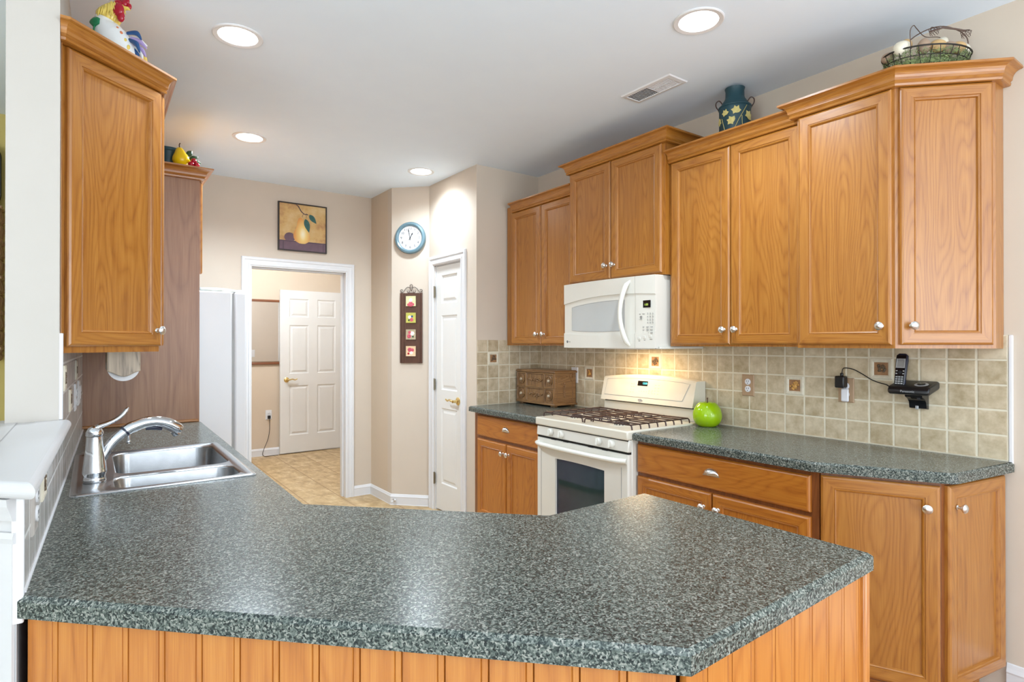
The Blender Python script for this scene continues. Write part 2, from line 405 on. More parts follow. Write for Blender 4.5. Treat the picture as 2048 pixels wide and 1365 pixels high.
        if sub:
            b = ob.modifiers.new('sub', 'SUBSURF'); b.levels = sub; b.render_levels = sub
        return ob
def thing(name, label, cat, loc, group=None):
    o = bpy.data.objects.new(name, None); COL.objects.link(o); o.location = loc; o.empty_display_size = .05
    o['label'] = label; o['category'] = cat
    if group: o['group'] = group
    ORG[o] = V(loc); return o
def tag(o, label, cat, group=None, kind=None):
    o['label'] = label; o['category'] = cat
    if group: o['group'] = group
    if kind: o['kind'] = kind
    return o
def struct(o): o['kind'] = 'structure'; return o
def quick(name, mat, parent, boxes, Mx=None, bevel=0, grain=None):
    b = MB(Mx)
    for q in boxes: b.box(*q, grain=grain)
    return b.build(name, mat, parent, bevel=bevel)

HC = 2.72; CT = .922
def XL(y): return -.108 + (y - 1.4) * .0265      # the left wall runs very slightly out of square

# ------------------------------------------------------------------ room shell
M['bounce_carpet'] = plain('cream_bounce_carpet', srgb(206, 202, 194), .95, vary=.06, scale=40, bmp=.3)  # unseen pale floor, added to bounce neutral light upward
b = MB(); b.box(-3.6, 3.1, -3.6, 7.9, -.1, 0); struct(b.build('floor', 'floor'))
b = MB(); b.prism([(.9, -3.4), (2.92, -3.4), (2.92, 1.16), (1.9, 1.16), (1.9, .9), (1.42, .62), (.9, .62)], 0, .003, (0, 1, 0)); struct(b.build('floor_hardwood', 'hard'))
b = MB(); b.prism([(-3.4, -3.4), (.9, -3.4), (.9, .40), (-.235, 1.53), (-.235, 4.5), (-3.4, 4.5)], 0, .006); struct(b.build('floor_bounce_carpet', 'bounce_carpet'))
b = MB(); b.box(-3.6, 3.1, -3.6, 7.9, HC, HC + .1); struct(b.build('ceiling', 'ceil'))
def wallbox(name, mat, *boxes):
    b = MB()
    for q in boxes: b.box(*q)
    return struct(b.build(name, mat))
wallbox('wall_right', 'beige', (2.92, 3.04, -.6, 3.82, 0, HC), (2.92, 3.04, -3.4, -2.8, 0, HC), (2.92, 3.04, -2.8, -.6, 0, .3), (2.92, 3.04, -2.8, -.6, 2.35, HC))
wallbox('wall_back', 'beige', (-3.4, -3.2, -3.52, -3.4, 0, HC), (2.85, 2.92, -3.52, -3.4, 0, HC), (-3.2, 2.85, -3.52, -3.4, 0, .12), (-3.2, 2.85, -3.52, -3.4, 2.5, HC))
wallbox('wall_dining', 'olive', (-3.52, -3.4, -3.4, -1.9, 0, HC), (-3.52, -3.4, .8, 4.62, 0, HC), (-3.52, -3.4, -1.9, .8, 0, .6), (-3.52, -3.4, -1.9, .8, 2.3, HC))
wallbox('wall_olive', 'olive', (-3.4, -.2, 4.5, 4.62, 0, HC))
wallbox('wall_return', 'beige', (2.335, 2.92, 3.70, 3.82, 0, HC))
# pantry closet walls, door opening 3.905..4.355 in the plane x = 2.335
b = MB(); b.box(2.335, 2.42, 3.82, 3.905, 0, HC); b.box(2.335, 2.42, 4.355, 4.45, 0, HC); b.box(2.335, 2.42, 3.905, 4.355, 2.035, HC); struct(b.build('wall_pantry', 'beige'))
b = MB(); b.prism([(2.10, 4.69), (2.335, 4.45), (2.42, 4.45), (2.42, 4.53), (2.18, 4.77), (2.10, 4.77)], 0, HC); struct(b.build('wall_clock', 'beige'))
wallbox('wall_alcove', 'tan', (2.10, 2.20, 4.77, 5.14, 0, HC))
wallbox('wall_far', 'beige', (-.2, 1.05, 5.14, 5.26, 0, HC), (1.875, 2.9, 5.14, 5.26, 0, HC), (1.05, 1.875, 5.14, 5.26, 2.035, HC))
# left wall: full height beyond y = 2.385, half height nearer
b = MB(); b.prism([(XL(2.385) - .0, 2.385), (XL(5.2), 5.2), (XL(5.2) - .14, 5.2), (XL(2.385) - .133, 2.385)], 0, HC); struct(b.build('wall_left', 'offwhite'))
b = MB(); b.prism([(XL(1.39), 1.395), (XL(2.384), 2.384), (XL(2.384) - .133, 2.384), (-.235, 1.52)], 0, 1.105); struct(b.build('wall_half', 'ledge'))
# laundry room
wallbox('wall_laundry_far', 'tan', (.2, 2.9, 7.62, 7.74, 0, HC))
wallbox('wall_laundry_left', 'tan', (.1, .2, 5.26, 7.74, 0, HC))
wallbox('wall_laundry_right', 'tan', (2.80, 2.9, 5.26, 6.62, 0, HC), (2.80, 2.9, 7.50, 7.62, 0, HC), (2.80, 2.9, 6.62, 7.50, 2.08, HC), (2.88, 2.9, 6.62, 7.5, 0, 2.08))
# windows behind the photographer
def window(name, M4, w_, h_):
    o = bpy.data.objects.new(name, None); COL.objects.link(o); o.location = M4.translation; ORG[o] = V(M4.translation); o['kind'] = 'structure'
    b = MB(M4); b.frame(-.06, w_ + .06, -.06, h_ + .06, [(0, 0), (0, .03), (.08, .03), (.08, -.06)], fill=False)
    nb = max(1, round(w_ / 1.0))
    for i in range(1, nb): b.box(w_ * i / nb - .03, w_ * i / nb + .03, 0, h_, -.05, .01)
    b.build('window_frame', 'trim', o)
window('window_1', FM((2.85, -3.4, .12), (0, 1)), 6.05, 2.38)
window('window_2', FM((-3.4, -1.9, .6), (1, 0)), 2.7, 1.7)
window('window_3', FM((2.92, -.6, .3), (-1, 0)), 2.2, 2.05)

# door casings: profile swept as three mitred legs
CAS = [(0, 0), (0, .012), (.006, .018), (.022, .018), (.026, .013), (.05, .012), (.056, .017), (.066, .017), (.070, .012), (.078, .010), (.078, 0)]
def casing(name, M4, w_, h_):
    """opening w_ x h_, M4 at the lower left corner of the opening"""
    b = MB(M4); W = .078
    xs = [(-W, 0), (-W, h_ + W), (w_ + W, h_ + W), (w_ + W, 0)]
    for k in range(3):
        for (d0, z0), (d1, z1) in zip(CAS, CAS[1:]):
            def pt(i, d, z):
                x, y = xs[i]; x += d if x < 0 else -d
                return (x, y - (d if i in (1, 2) else 0), z)
            b.face([pt(k, d0, z0), pt(k + 1, d0, z0), pt(k + 1, d1, z1), pt(k, d1, z1)][::-1], (0, 1, 0))
    return struct(b.build(name, 'trim'))
casing('trim_1', FM((1.069, 5.14, 0), (0, -1)), .787, 2.015)
casing('trim_2', FM((1.856, 5.26, 0), (0, 1)), .787, 2.015)
casing('trim_3', FM((2.335, 4.355, 0), (-1, 0)), .437, 2.03)
casing('trim_4', FM((2.80, 7.50, 0), (-1, 0)), .88, 2.05)
b = MB()
b.box(1.05, 1.069, 5.138, 5.262, 0, 2.015); b.box(1.856, 1.875, 5.138, 5.262, 0, 2.015); b.box(1.05, 1.875, 5.138, 5.262, 2.015, 2.035)
b.box(1.069, 1.08, 5.19, 5.23, 0, 2.015); b.box(1.845, 1.856, 5.19, 5.23, 0, 2.015); b.box(1.08, 1.845, 5.19, 5.23, 2.004, 2.015)
jamb = struct(b.build('trim_5', 'trim'))
for z in (.27, 1.07, 1.78):
    b = MB(); b.box(1.069, 1.0725, 5.145, 5.18, z - .045, z + .045)
    for dz in (-.03, 0, .03): b.sphere((1.0735, 5.162 + (dz / 4), z + dz), .004, 8)
    b.build('hinge_leaf', 'ivory', jamb, bevel=.002)
b = MB(); b.box(2.34, 2.44, 4.345, 4.36, 0, 2.035); b.box(2.34, 2.44, 3.90, 3.915, 0, 2.035); b.box(2.34, 2.44, 3.90, 4.36, 2.022, 2.036); struct(b.build('trim_6', 'trim'))
b = MB(); b.box(2.80, 2.88, 6.61, 6.63, 0, 2.06); b.box(2.80, 2.88, 7.49, 7.51, 0, 2.06); b.box(2.80, 2.88, 6.62, 7.5, 2.045, 2.065); struct(b.build('trim_7', 'trim'))

# baseboards, outward = right of travel
BB = [(0, 0), (.014, 0), (.014, .004), (.012, .006), (.012, .065), (.014, .07), (.009, .08), (.005, .09), (0, .092)]
def baseboard(name, path, sc=1):
    b = MB(); b.sweep(path, [(o, z * sc) for o, z in BB]); return struct(b.build(name, 'trim'))
baseboard('baseboard_far', [(1.934, 5.14), (2.10, 5.14), (2.10, 4.69), (2.333, 4.452)][::1])
baseboard('baseboard_pantry', [(2.335, 3.827), (2.335, 3.70)])
baseboard('baseboard_right', [(2.92, .735), (2.92, -.6)], 1.45)
baseboard('baseboard_laundry', [(.2, 7.62), (2.80, 7.62)])
# door stop on the clock wall baseboard
t = thing('door_stop', 'small round metal door stop on the white baseboard below the wall clock', 'door stop', (2.125, 4.655, .062))
b = MB(FM((2.115, 4.655, .045), (-.714, -.7))); b.lathe([(.013, .011), (.013, .016), (.006, .02), (.005, .055)], (0, 0, 0), 16); b.build('rod', 'nickel', t)
b = MB(FM((2.115, 4.655, .045), (-.714, -.7))); b.lathe([(.009, .055), (.010, .068), (.006, .072)], (0, 0, 0), 14); b.build('tip', 'trim', t)

# ledge cap on the half wall
b = MB(); c0 = XL(1.39) + .03
capath = [(XL(2.384) + .012 + .0, 2.384), (XL(1.42), 1.362), (-.29, 1.545), (-.29, 2.46)]
capath = [(XL(2.384), 2.384), (XL(1.40), 1.40), (-.245, 1.535), (-.245, 2.384)]
prof = [(-.02, 1.105)] + [(.016 + .016 * math.cos(math.radians(a)), 1.121 + .016 * math.sin(math.radians(a))) for a in range(-90, 91, 15)] + [(-.06, 1.137)]
b.sweep(capath[::-1], prof)
b.prism([(XL(2.384) + .004, 2.384), (XL(1.40) + .004, 1.395), (-.247, 1.53), (-.247, 2.384)], 1.107, 1.1355)
b.prism([(-.275, 2.384), (-.214, 2.384), (-.214, 2.47), (-.275, 2.47)], 1.107, 1.137)
led = b.build('trim_8', 'ledge', sharp=60); struct(led)
b = MB()    # mouldings below the cap and a flat post face at its end
b.sweep([(-.245, 1.53), (XL(1.40) , 1.394)], [(0, 1.06), (.008, 1.062), (.012, 1.075), (.018, 1.09), (.02, 1.104), (0, 1.105)])
b.sweep([(-.245, 1.53), (XL(1.40) , 1.394)], [(0, 1.02), (.006, 1.02), (.009, 1.03), (.006, 1.04), (0, 1.04)])
b.M = Matrix.Identity(4)
for t0, t1 in ((0.02, .16), (.22, 1.0)):
    p0 = V((XL(1.4), 1.394)).lerp(V((-.245, 1.53)), t0); p1 = V((XL(1.4), 1.394)).lerp(V((-.245, 1.53)), t1)
    b.sweep([p1, p0], [(0, 0), (.006, 0), (.006, 1.02), (0, 1.02)])
struct(b.build('trim_9', 'ledge'))

# ------------------------------------------------------------------ tiled backsplashes
def slab(name, mat, p0, p1, th, z0, z1):
    p0 = V(p0); p1 = V(p1); d = (p1 - p0).normalized(); n = V((d.y, -d.x)) * th
    b = MB(); b.prism([tuple(p0), tuple(p1), tuple(p1 + n), tuple(p0 + n)], z0, z1); return struct(b.build(name, mat))
slab('wall_tile_right', 'tileb', (2.92, 3.70), (2.92, .727), .008, CT - .01, 1.417)
b = MB(); b.box(2.909, 2.921, .712, .727, CT - .01, 1.417); struct(b.build('trim_10', 'trim', bevel=.004))
slab('wall_tile_return', 'tilec', (2.34, 3.70), (2.912, 3.70), .008, CT - .01, 1.408)
slab('wall_tile_left', 'tilel', (XL(1.41), 1.41), (XL(2.40), 2.40), .008, CT - .01, 1.105)
slab('wall_tile_left_upper', 'tilel', (XL(2.40), 2.40), (XL(3.88), 3.88), .008, CT - .01, 1.417)
b = MB(); b.box(XL(1.4) - .008, XL(1.4) + .010, 1.393, 1.41, CT - .05, 1.104); b.box(XL(2.39) - .004, XL(2.39) + .010, 2.386, 2.402, 1.137, 1.417); struct(b.build('trim_11', 'trim', bevel=.003))

b = MB(); b.prism([(XL(1.41) + .008, 1.41), (XL(3.88) + .008, 3.88), (XL(3.88) + .014, 3.88), (XL(1.41) + .012, 1.41)], CT, CT + .003); struct(b.build('trim_12', 'trim'))
b = MB(); b.box(2.905, 2.912, .727, 2.09, CT, CT + .005); b.box(2.905, 2.912, 2.87, 3.69, CT, CT + .005); struct(b.build('trim_13', 'ivory'))
# decorative relief tiles
def deco(M4, label, kind, s=.1):
    p = M4 @ V((0, 0, 0)); t = thing('relief_tile', label, 'decorative tile', p, 'relief tiles in the backsplash')
    h = s / 2 - .003
    b = MB(M4); b.frame(-h, h, -h, h, [(0, 0), (0, .004), (.004, .006), (.012, .006), (.018, .003)], fill=False); b.build('frame', 'ivory', t)
    b = MB(M4); b.frame(-h + .018, h - .018, -h + .018, h - .018, [(0, .003), (.003, .003), (.004, .001)]); b.build('panel', 'terra', t)
    b = MB(M4); rnd = random.Random(kind)
    for i in range(16):
        a = rnd.random() * 6.28; r = rnd.random() ** .6 * .020
        b.sphere((r * math.cos(a) * (1.1 if kind % 2 else .8), r * math.sin(a), .0045), (.0045 + rnd.random() * .003, .0055, .0035), 8)
    if kind in (1, 4): b.sphere((.003, -.004, .006), (.012, .013, .006), 14)
    b.build('motif', 'gold' if kind in (1, 4) else 'relief', t)
WX = 2.912
deco(FM((WX, 1.582, 1.1695), (-1, 0)), 'cream framed relief tile with golden fruit right of the brown double outlet', 1)
deco(FM((WX, 1.180, 1.2685), (-1, 0)), 'cream framed relief tile with dark grape motif beside the black telephone', 2)
deco(FM((WX, 2.489, 1.2685), (-1, 0)), 'relief tile directly above the stove control panel under the microwave', 3)
deco(FM((WX, 3.093, 1.1695), (-1, 0)), 'relief tile with ochre motif between the carved box and the stove', 4)
deco(FM((2.48, 3.692, 1.2685), (0, -1)), 'relief tile on the narrow return wall above the left corner counter', 5)

# ------------------------------------------------------------------ electrical
def outlet(M4, label, plate='taupe', sock='plug', name='wall_outlet', sw=False, n=1, rel=1):
    t = thing(name, label, 'outlet' if not sw else 'light switch', M4.translation)
    w_ = .036 * n
    b = MB(M4); b.frame(-w_, w_, -.058, .058, [(0, 0), (0, .003), (.004, .006)]); b.build('cover_plate', plate, t)
    for i in range(n):
        cx = (i - (n - 1) / 2) * .046
        if sw:
            b = MB(M4); b.box(cx - .016, cx + .016, -.033, .033, .006, .009); b.box(cx - .014, cx + .014, 0, .031, .009, .011); b.build('rocker', sock, t, bevel=.001)
        else:
            for dy in (-.0195, .0195):
                b = MB(M4); b.lathe([(.0165, .005), (.0165, .009), (.0155, .0095)], (cx, dy, 0), 20); f = b.build('socket', sock, t)
                b = MB(M4)
                for dx in (-.006, .006): b.box(cx + dx - .0012, cx + dx + .0012, dy - .001, dy + .008, .0092, .0099)
                b.lathe([(.0024, .0092), (.0024, .0099)], (cx, dy - .008, 0), 8); b.build('slot', 'dark', f)
    return t
outlet(FM((WX, 1.841, 1.155), (-1, 0)), 'brown double power outlet on the backsplash above the green apple end')
o2 = outlet(FM((WX, 1.331, 1.162), (-1, 0)), 'brown outlet plate behind the black power adapter')
outlet(FM((WX, 3.25, 1.149), (-1, 0)), 'white outlet edge showing just behind the carved wooden box', 'trim')
def leftM(y, z): return FM((XL(y) + .008, y, z), (1, -.0265))
outlet(leftM(1.555, 1.053), 'grey outlet on the low tiled wall nearest the ledge corner', 'greyplate', 'trim')
outlet(leftM(3.42, 1.155), 'double white switch plate on left tile under the cabinet', 'trim', 'trim', 'light_switch', True, 2)
outlet(leftM(3.12, 1.155), 'white outlet on left tile nearer the sink than the double switch', 'trim', 'trim')
deco(leftM(1.752, 1.062), 'relief tile on low left tiled wall past the grey outlet', 6, .086)
deco(leftM(2.46, 1.2685), 'relief tile on left wall just beyond the white column', 7, .09)
deco(leftM(2.77, 1.1695), 'lower relief tile on left wall beneath the oak wall cabinet', 8, .09)
deco(leftM(3.19, 1.2685), 'upper relief tile on left wall just above the white outlet', 9, .09)
outlet(FM((1.784, 7.62, .50), (0, -1)), 'white outlet with black plug low on the laundry wall', 'trim', 'trim')
t = thing('power_plug', 'black plug and thin dark cord hanging from the low laundry outlet', 'plug', (1.784, 7.60, .46))
b = MB(FM((1.784, 7.62, .50), (0, -1))); b.box(-.016, .016, -.045, -.005, .010, .045); b.build('plug_body', 'black', t, bevel=.005)
b = MB()
b.tube([(1.784, 7.575, .455), (1.785, 7.57, .40), (1.78, 7.56, .30), (1.76, 7.56, .2), (1.72, 7.56, .1), (1.70, 7.55, .03), (1.73, 7.54, .006), (1.80, 7.55, .005), (1.88, 7.555, .005)], .0035, 6, smooth=4)
b.build('cord', 'black', t)
outlet(FM((2.05, 5.26, 1.22), (0, 1)), 'white switch plate on the laundry side of the kitchen doorway, seen in the mirror', 'trim', 'trim', 'light_switch', True, 2)

# adapter, night light, telephone
t = thing('power_adapter', 'black power adapter plugged in the brown outlet near the telephone', 'power adapter', (2.90, 1.345, 1.165))
b = MB(FM((WX, 1.335, 1.162), (-1, 0))); b.box(-.028, .016, .012, .068, .012, .052); b.build('housing', 'black', t, bevel=.006)
b = MB(FM((WX, 1.335, 1.162), (-1, 0))); b.box(-.01, .002, .066, .082, .022, .036); b.build('strain_relief', 'black', t, bevel=.003)
t = thing('night_light', 'small frosted white night light under the black power adapter', 'night light', (2.90, 1.331, 1.125))
b = MB(FM((WX, 1.331, 1.13), (-1, 0))); b.box(-.017, .018, -.022, .04, .0105, .022); b.build('shade', 'plug', t, bevel=.008)
b = MB(); b.tube([(2.885, 1.339, 1.243), (2.886, 1.336, 1.262), (2.89, 1.325, 1.268), (2.90, 1.295, 1.262), (2.905, 1.26, 1.243), (2.906, 1.22, 1.218), (2.905, 1.185, 1.205), (2.902, 1.155, 1.198), (2.898, 1.13, 1.182), (2.89, 1.10, 1.178), (2.885, 1.08, 1.182)], .0022, 6, smooth=5)
tag(b.build('adapter_cord', 'black', None, org=(2.9, 1.2, 1.2)), 'thin black cord sagging between power adapter and telephone', 'cord')
TP = FM((WX, 1.032, 1.2), (-1, 0))
t = thing('telephone_base', 'black cordless telephone base bracketed to the beige backsplash', 'telephone base', (2.87, 1.03, 1.10))
b = MB(TP)
pf = [(.0, -.012), (.105, -.034), (.118, -.030), (.120, -.018), (.108, -.002), (.015, .022), (.0, .022)]
vs = []; us = [-.078, -.07, .07, .078]
for u in us:
    k = .004 if abs(u) > .075 else 0
    for z, y in pf: vs.append((u, y + (k if y < 0 else -k), max(0, z - k)))
n = len(pf); fs = [tuple(range(n))[::-1], tuple(range(3 * n, 4 * n))]
for i in range(3):
    for k in range(n): fs.append((i * n + k, (i + 1) * n + k, (i + 1) * n + (k + 1) % n, i * n + (k + 1) % n)[::-1])
b.grid(vs, fs); b.build('housing', 'black', t, bevel=.005)
b = MB(TP); b.M = TP @ Matrix.Translation((.032, .0075, .062)) @ Matrix.Rotation(math.radians(-75.5), 4, 'X')
b.lathe([(.0, .0), (.024, 0), (.026, .002), (.024, .0035), (.018, .0035)], (0, 0, 0), 28); b.build('control_ring', 'silverp', t)
b = MB(b.M); b.lathe([(.015, .001), (.015, .006), (.012, .007)], (0, 0, 0), 22); b.build('control_dial', 'blackgloss', t)
b = MB(TP @ Matrix.Translation((0, -.019, .1203))); b.text('Panasonic', .0135, depth=.0003); b.build('lettering', 'silverp', t)
b = MB(TP)      # bracket below
pf = [(0, -.02), (.075, -.03), (.07, -.045), (.045, -.055), (.03, -.07), (.024, -.095), (.0, -.10)]
vs = [(u, y, z) for u in (-.028, .038) for z, y in pf]; n = len(pf)
b.grid(vs, [tuple(range(n)), tuple(range(n, 2 * n))[::-1]] + [(k, n + k, n + (k + 1) % n, (k + 1) % n) for k in range(n)]); b.build('wall_bracket', 'blackgloss', t, bevel=.002)
b = MB(TP); b.box(-.004, .008, -.10, -.084, .024, .028); b.build('clip', 'silverp', t, bevel=.002)
HM = TP @ Matrix.Translation((-.047, -.008, .072)) @ Matrix.Rotation(math.radians(-14), 4, 'X')
t = thing('cordless_handset', 'black cordless handset standing upright in the telephone base', 'telephone', (2.85, 1.08, 1.2))
b = MB(HM)
vs = []; sec = [(0, .019, .011), (.02, .021, .012), (.07, .0215, .012), (.12, .0235, .012), (.142, .022, .011), (.150, .014, .008)]
for y, hw, hd in sec:
    for k in range(16):
        a = 2 * math.pi * k / 16; cx_ = math.copysign(abs(math.cos(a)) ** .5, math.cos(a)); sn = math.copysign(abs(math.sin(a)) ** .5, math.sin(a))
        vs.append((cx_ * hw, y, sn * hd))
fs = [(i * 16 + k, (i + 1) * 16 + k, (i + 1) * 16 + (k + 1) % 16, i * 16 + (k + 1) % 16) for i in range(5) for k in range(16)] + [tuple(range(16)), tuple(80 + k for k in range(15, -1, -1))]
b.grid(vs, fs); b.build('body', 'navy', t, sharp=60)
b = MB(HM); b.box(-.0185, .0185, .006, .142, .0115, .0128); b.build('front_shell', 'blackgloss', t, bevel=.0006)
b = MB(HM); b.frame(-.0175, .0175, .085, .126, [(0, .0128), (0, .0137), (.004, .0137), (.0045, .0131)], fill=False); b.box(-.0175, .0175, .118, .126, .0128, .0136); sc = b.build('display_bezel', 'silverp', t)
b = MB(HM); b.box(-.0135, .0135, .089, .117, .0128, .0133); b.build('display', 'ink2', sc)
b = MB(HM @ Matrix.Translation((0, .122, .0138))); b.text('Panasonic', .006, depth=.0001); b.build('lettering', 'ink', t)
b = MB(HM); b.lathe([(.0075, .0128), (.0075, .0142), (.006, .0146)], (0, .066, 0), 20); b.build('navigation_key', 'ink', t)
for i in range(4):
    for j in range(3):
        b = MB(HM); b.box(-.0145 + j * .0105, -.0065 + j * .0105, .014 + i * .0095, .0195 + i * .0095, .0128, .0138); b.build('key', 'silverp', t)
for sx in (-1, 1):
    for y in (.06, .072):
        b = MB(HM); b.sphere((sx * .013, y, .013), (.004, .003, .0012), 10); b.build('key', 'silverp', t)

# ------------------------------------------------------------------ cabinets
DPROF = [(0, 0), (0, .011), (.003, .0155), (.009, .019), (.044, .0185), (.0455, .0155), (.0475, .0155), (.0495, .0175), (.053, .0155), (.056, .008)]
def knob(parent, M4, x, y, z=.019):
    b = MB(M4); b.lathe([(.008, z), (.009, z + .002), (.005, z + .005), (.0045, z + .013), (.010, z + .017), (.0155, z + .022), (.0165, z + .027), (.012, z + .032), (.004, z + .0345), (.001, z + .035)], (x, y, 0), 20)
    return b.build('knob', 'nickel', parent)
def door(t, M4, w_, h_, kx=None, ky=None, mat='oak', name='door'):
    b = MB(M4); b.frame(0, w_, 0, h_, DPROF, back=.0)
    d = b.build(name, mat, t)
    if kx is not None: knob(d, M4, kx, ky)
    return d
def cup(parent, M4, x, y):
    b = MB(M4); vs = []; fs = []; R_ = .040; n = 14; m = 8
    for i in range(n + 1):
        a = math.pi * i / n
        for j in range(m + 1):
            e = math.pi / 2 * j / m
            vs.append((x - R_ * math.cos(a) * (math.cos(e) * .9 + .1), y - .016 + .034 * math.sin(a) * (.12 + .88 * math.cos(e)), .020 + .024 * math.sin(e) * (math.sin(a) ** .5 if math.sin(a) > 0 else 0)))
    for i in range(n):
        for j in range(m):
            q = i * (m + 1) + j; fs.append((q, q + 1, q + m + 2, q + m + 1))
    b.grid(vs, fs)
    b.box(x - R_ - .004, x + R_ + .004, y - .018, y - .014, .018, .022)
    o = b.build('cup_pull', 'nickel', parent, sharp=60); s_ = o.modifiers.new('solid', 'SOLIDIFY'); s_.thickness = .0015
def crown(t, path, z0, h=.066, out=.062, mat='oak'):
    P = [(.018, 0), (.024, .002), (.026, .010), (.022, .014), (.026, .018), (.030, .022)]
    for k in range(7):
        a = math.pi / 2 * k / 6; P.append((.030 + (out - .034) * (1 - math.cos(a)), .024 + (h - .034) * math.sin(a)))
    P += [(out, h - .008), (out, h), (-.01, h)]
    b = MB(); b.sweep(path, [(o, z0 + z) for o, z in P] + [(-.01, z0), (.018, z0)]); return b.build('crown_moulding', mat, t)
CZ = 1.368
# A: corner wall cabinet
t = thing('wall_cabinet', 'two-door oak wall cabinet left of the microwave above the carved box', 'cabinet', (2.76, 3.3, CZ)); g = 'oak wall cabinets on the stove wall'; t['group'] = g
b = MB(); b.box(2.61, 2.918, 2.905, 3.69, CZ, 2.425, (0, 0, 1)); b.build('carcass', 'oak', t)
door(t, FM((2.61, 3.617, 1.378), (-1, 0)), .357, .992, .325, .07); door(t, FM((2.61, 3.254, 1.378), (-1, 0)), .352, .992, .037, .07)
crown(t, [(2.61, 3.60), (2.61, 2.906)][::-1][::-1], 2.371)
# B
t = thing('wall_cabinet', 'short raised two-door oak cabinet directly above the white microwave', 'cabinet', (2.75, 2.5, 1.765), g)
b = MB(); b.box(2.57, 2.918, 2.125, 2.904, 1.765, 2.55, (0, 0, 1)); b.build('carcass', 'oak', t)
door(t, FM((2.57, 2.904, 1.777), (-1, 0)), .370, .713, .34, .08); door(t, FM((2.57, 2.528, 1.777), (-1, 0)), .386, .713, .03, .08)
crown(t, [(2.90, 2.904), (2.57, 2.904), (2.57, 2.125), (2.90, 2.125)], 2.491)
# C
t = thing('wall_cabinet', 'two-door oak wall cabinet right of the microwave with teal milk can on top', 'cabinet', (2.76, 1.75, CZ), g)
b = MB(); b.box(2.61, 2.918, 1.386, 2.123, CZ, 2.425, (0, 0, 1)); b.build('carcass', 'oak', t)
door(t, FM((2.61, 2.108, 1.378), (-1, 0)), .366, .996, .335, .075); door(t, FM((2.61, 1.738, 1.378), (-1, 0)), .352, .996, .032, .075)
crown(t, [(2.61, 2.12), (2.61, 1.387)], 2.375)
# D
t = thing('wall_cabinet', 'tall oak end wall cabinet with angled second door above the telephone', 'cabinet', (2.75, 1.05, CZ), g)
Dp = [(2.575, 1.385), (2.575, .993), (2.826, .742), (2.918, .742), (2.918, 1.385)]
b = MB(); b.prism(Dp, CZ - .004, 2.45, (0, 0, 1)); b.build('carcass', 'oak', t)
door(t, FM((2.575, 1.373, 1.378), (-1, 0)), .372, 1.010, .338, .075)
door(t, FM((2.585, .983, 1.378), (-1, -1)), .325, 1.010, .036, .075)
crown(t, [(2.90, 1.385), (2.575, 1.385), (2.575, .993), (2.826, .742), (2.918, .742)], 2.390)
# left wall cabinet
t = thing('wall_cabinet', 'oak wall cabinet with angled end door on the left wall over the sink', 'cabinet', (.08, 3.1, 1.352))
Lp = [(XL(2.42) + .001, 2.42), (-.077, 2.42), (-.077, 2.443), (.219, 2.694), (.222, 3.79), (XL(3.79)+.001, 3.79)]
b = MB(); b.prism(Lp, 1.352, 2.425, (0, 0, 1)); b.build('carcass', 'oak', t)
door(t, FM((-.071, 2.447, 1.378 - .004), (.647, -.763)), .378, .996, .352, .06)
for k in range(3): door(t, FM((.2195 + .001 * k, 2.71 + .36 * k, 1.374), (1, 0)), .353, .996, .345 if k % 2 == 0 else .035, .075)
crown(t, [(XL(2.42), 2.42), (-.077, 2.42), (.219, 2.694), (.222, 3.79)], 2.372, out=.058)
# paper towel holder under it
t = thing('paper_towel_holder', 'weathered wood paper towel holder hung beneath the left wall cabinet', 'paper towel holder', (.10, 3.05, 1.352))
for y in (2.90, 3.20):
    b = MB(FM((.112, y, 1.352), (0, -1)))
    pts = [(-.058, 0), (-.058, -.084)] + [(-.058 + .116 * i / 12, -.084 - .022 * (.5 - .5 * math.cos(2 * math.pi * i / 12))) for i in range(1, 12)] + [(.058, -.084), (.058, 0)]
    vs = [(x, y_, z) for z in (-.01, .01) for x, y_ in pts]; n = len(pts)
    b.grid(vs, [tuple(range(n)), tuple(range(n, 2 * n))[::-1]] + [(k, n + k, n + (k + 1) % n, (k + 1) % n) for k in range(n)], (0, 1, 0)); b.build('bracket', 'old_oak', t, bevel=.003)
b = MB(); b.tube([(.112, 2.915, 1.284), (.112, 3.188, 1.284)], .012, 16); b.build('rod', 'old_oak', t)
b = MB(); b.tube([(.112, 2.92, 1.284), (.112, 3.18, 1.284)], .057, 40); tag(b.build('paper_towel_roll', 'paper', None, org=(.112, 3.05, 1.2)), 'white paper towel roll in the weathered wood holder', 'paper towel')

# refrigerator surround
t = thing('refrigerator_surround', 'tall oak veneer end panel and cabinet over the white refrigerator', 'cabinet', (.25, 4.4, 0))
b = MB(); b.box(XL(3.92) + .002, .524, 3.90, 3.92, 0, 2.40, (0, 0, 1)); b.build('side_panel', 'oak_pink', t)
b = MB(); b.box(XL(4.95), .522, 3.92, 4.92, 1.80, 2.40, (0, 0, 1)); b.build('carcass', 'oak', t)
b = MB(); b.box(XL(4.95), .522, 4.90, 4.92, 0, 1.80, (0, 0, 1)); b.build('side_panel', 'oak_pink', t)
door(t, FM((.524, 3.925, 1.798), (1, 0)), .48, .545, .45, .06); door(t, FM((.524, 4.41, 1.798), (1, 0)), .48, .545, .03, .06)
crown(t, [(XL(3.9) + .012, 3.90), (.524, 3.90), (.524, 4.92)], 2.347, h=.067, out=.066)
b = MB(); b.box(XL(3.9), .520, 3.888, 3.90, CT, CT + .016, (1, 0, 0)); b.build('base_strip', 'oak', t, bevel=.004)
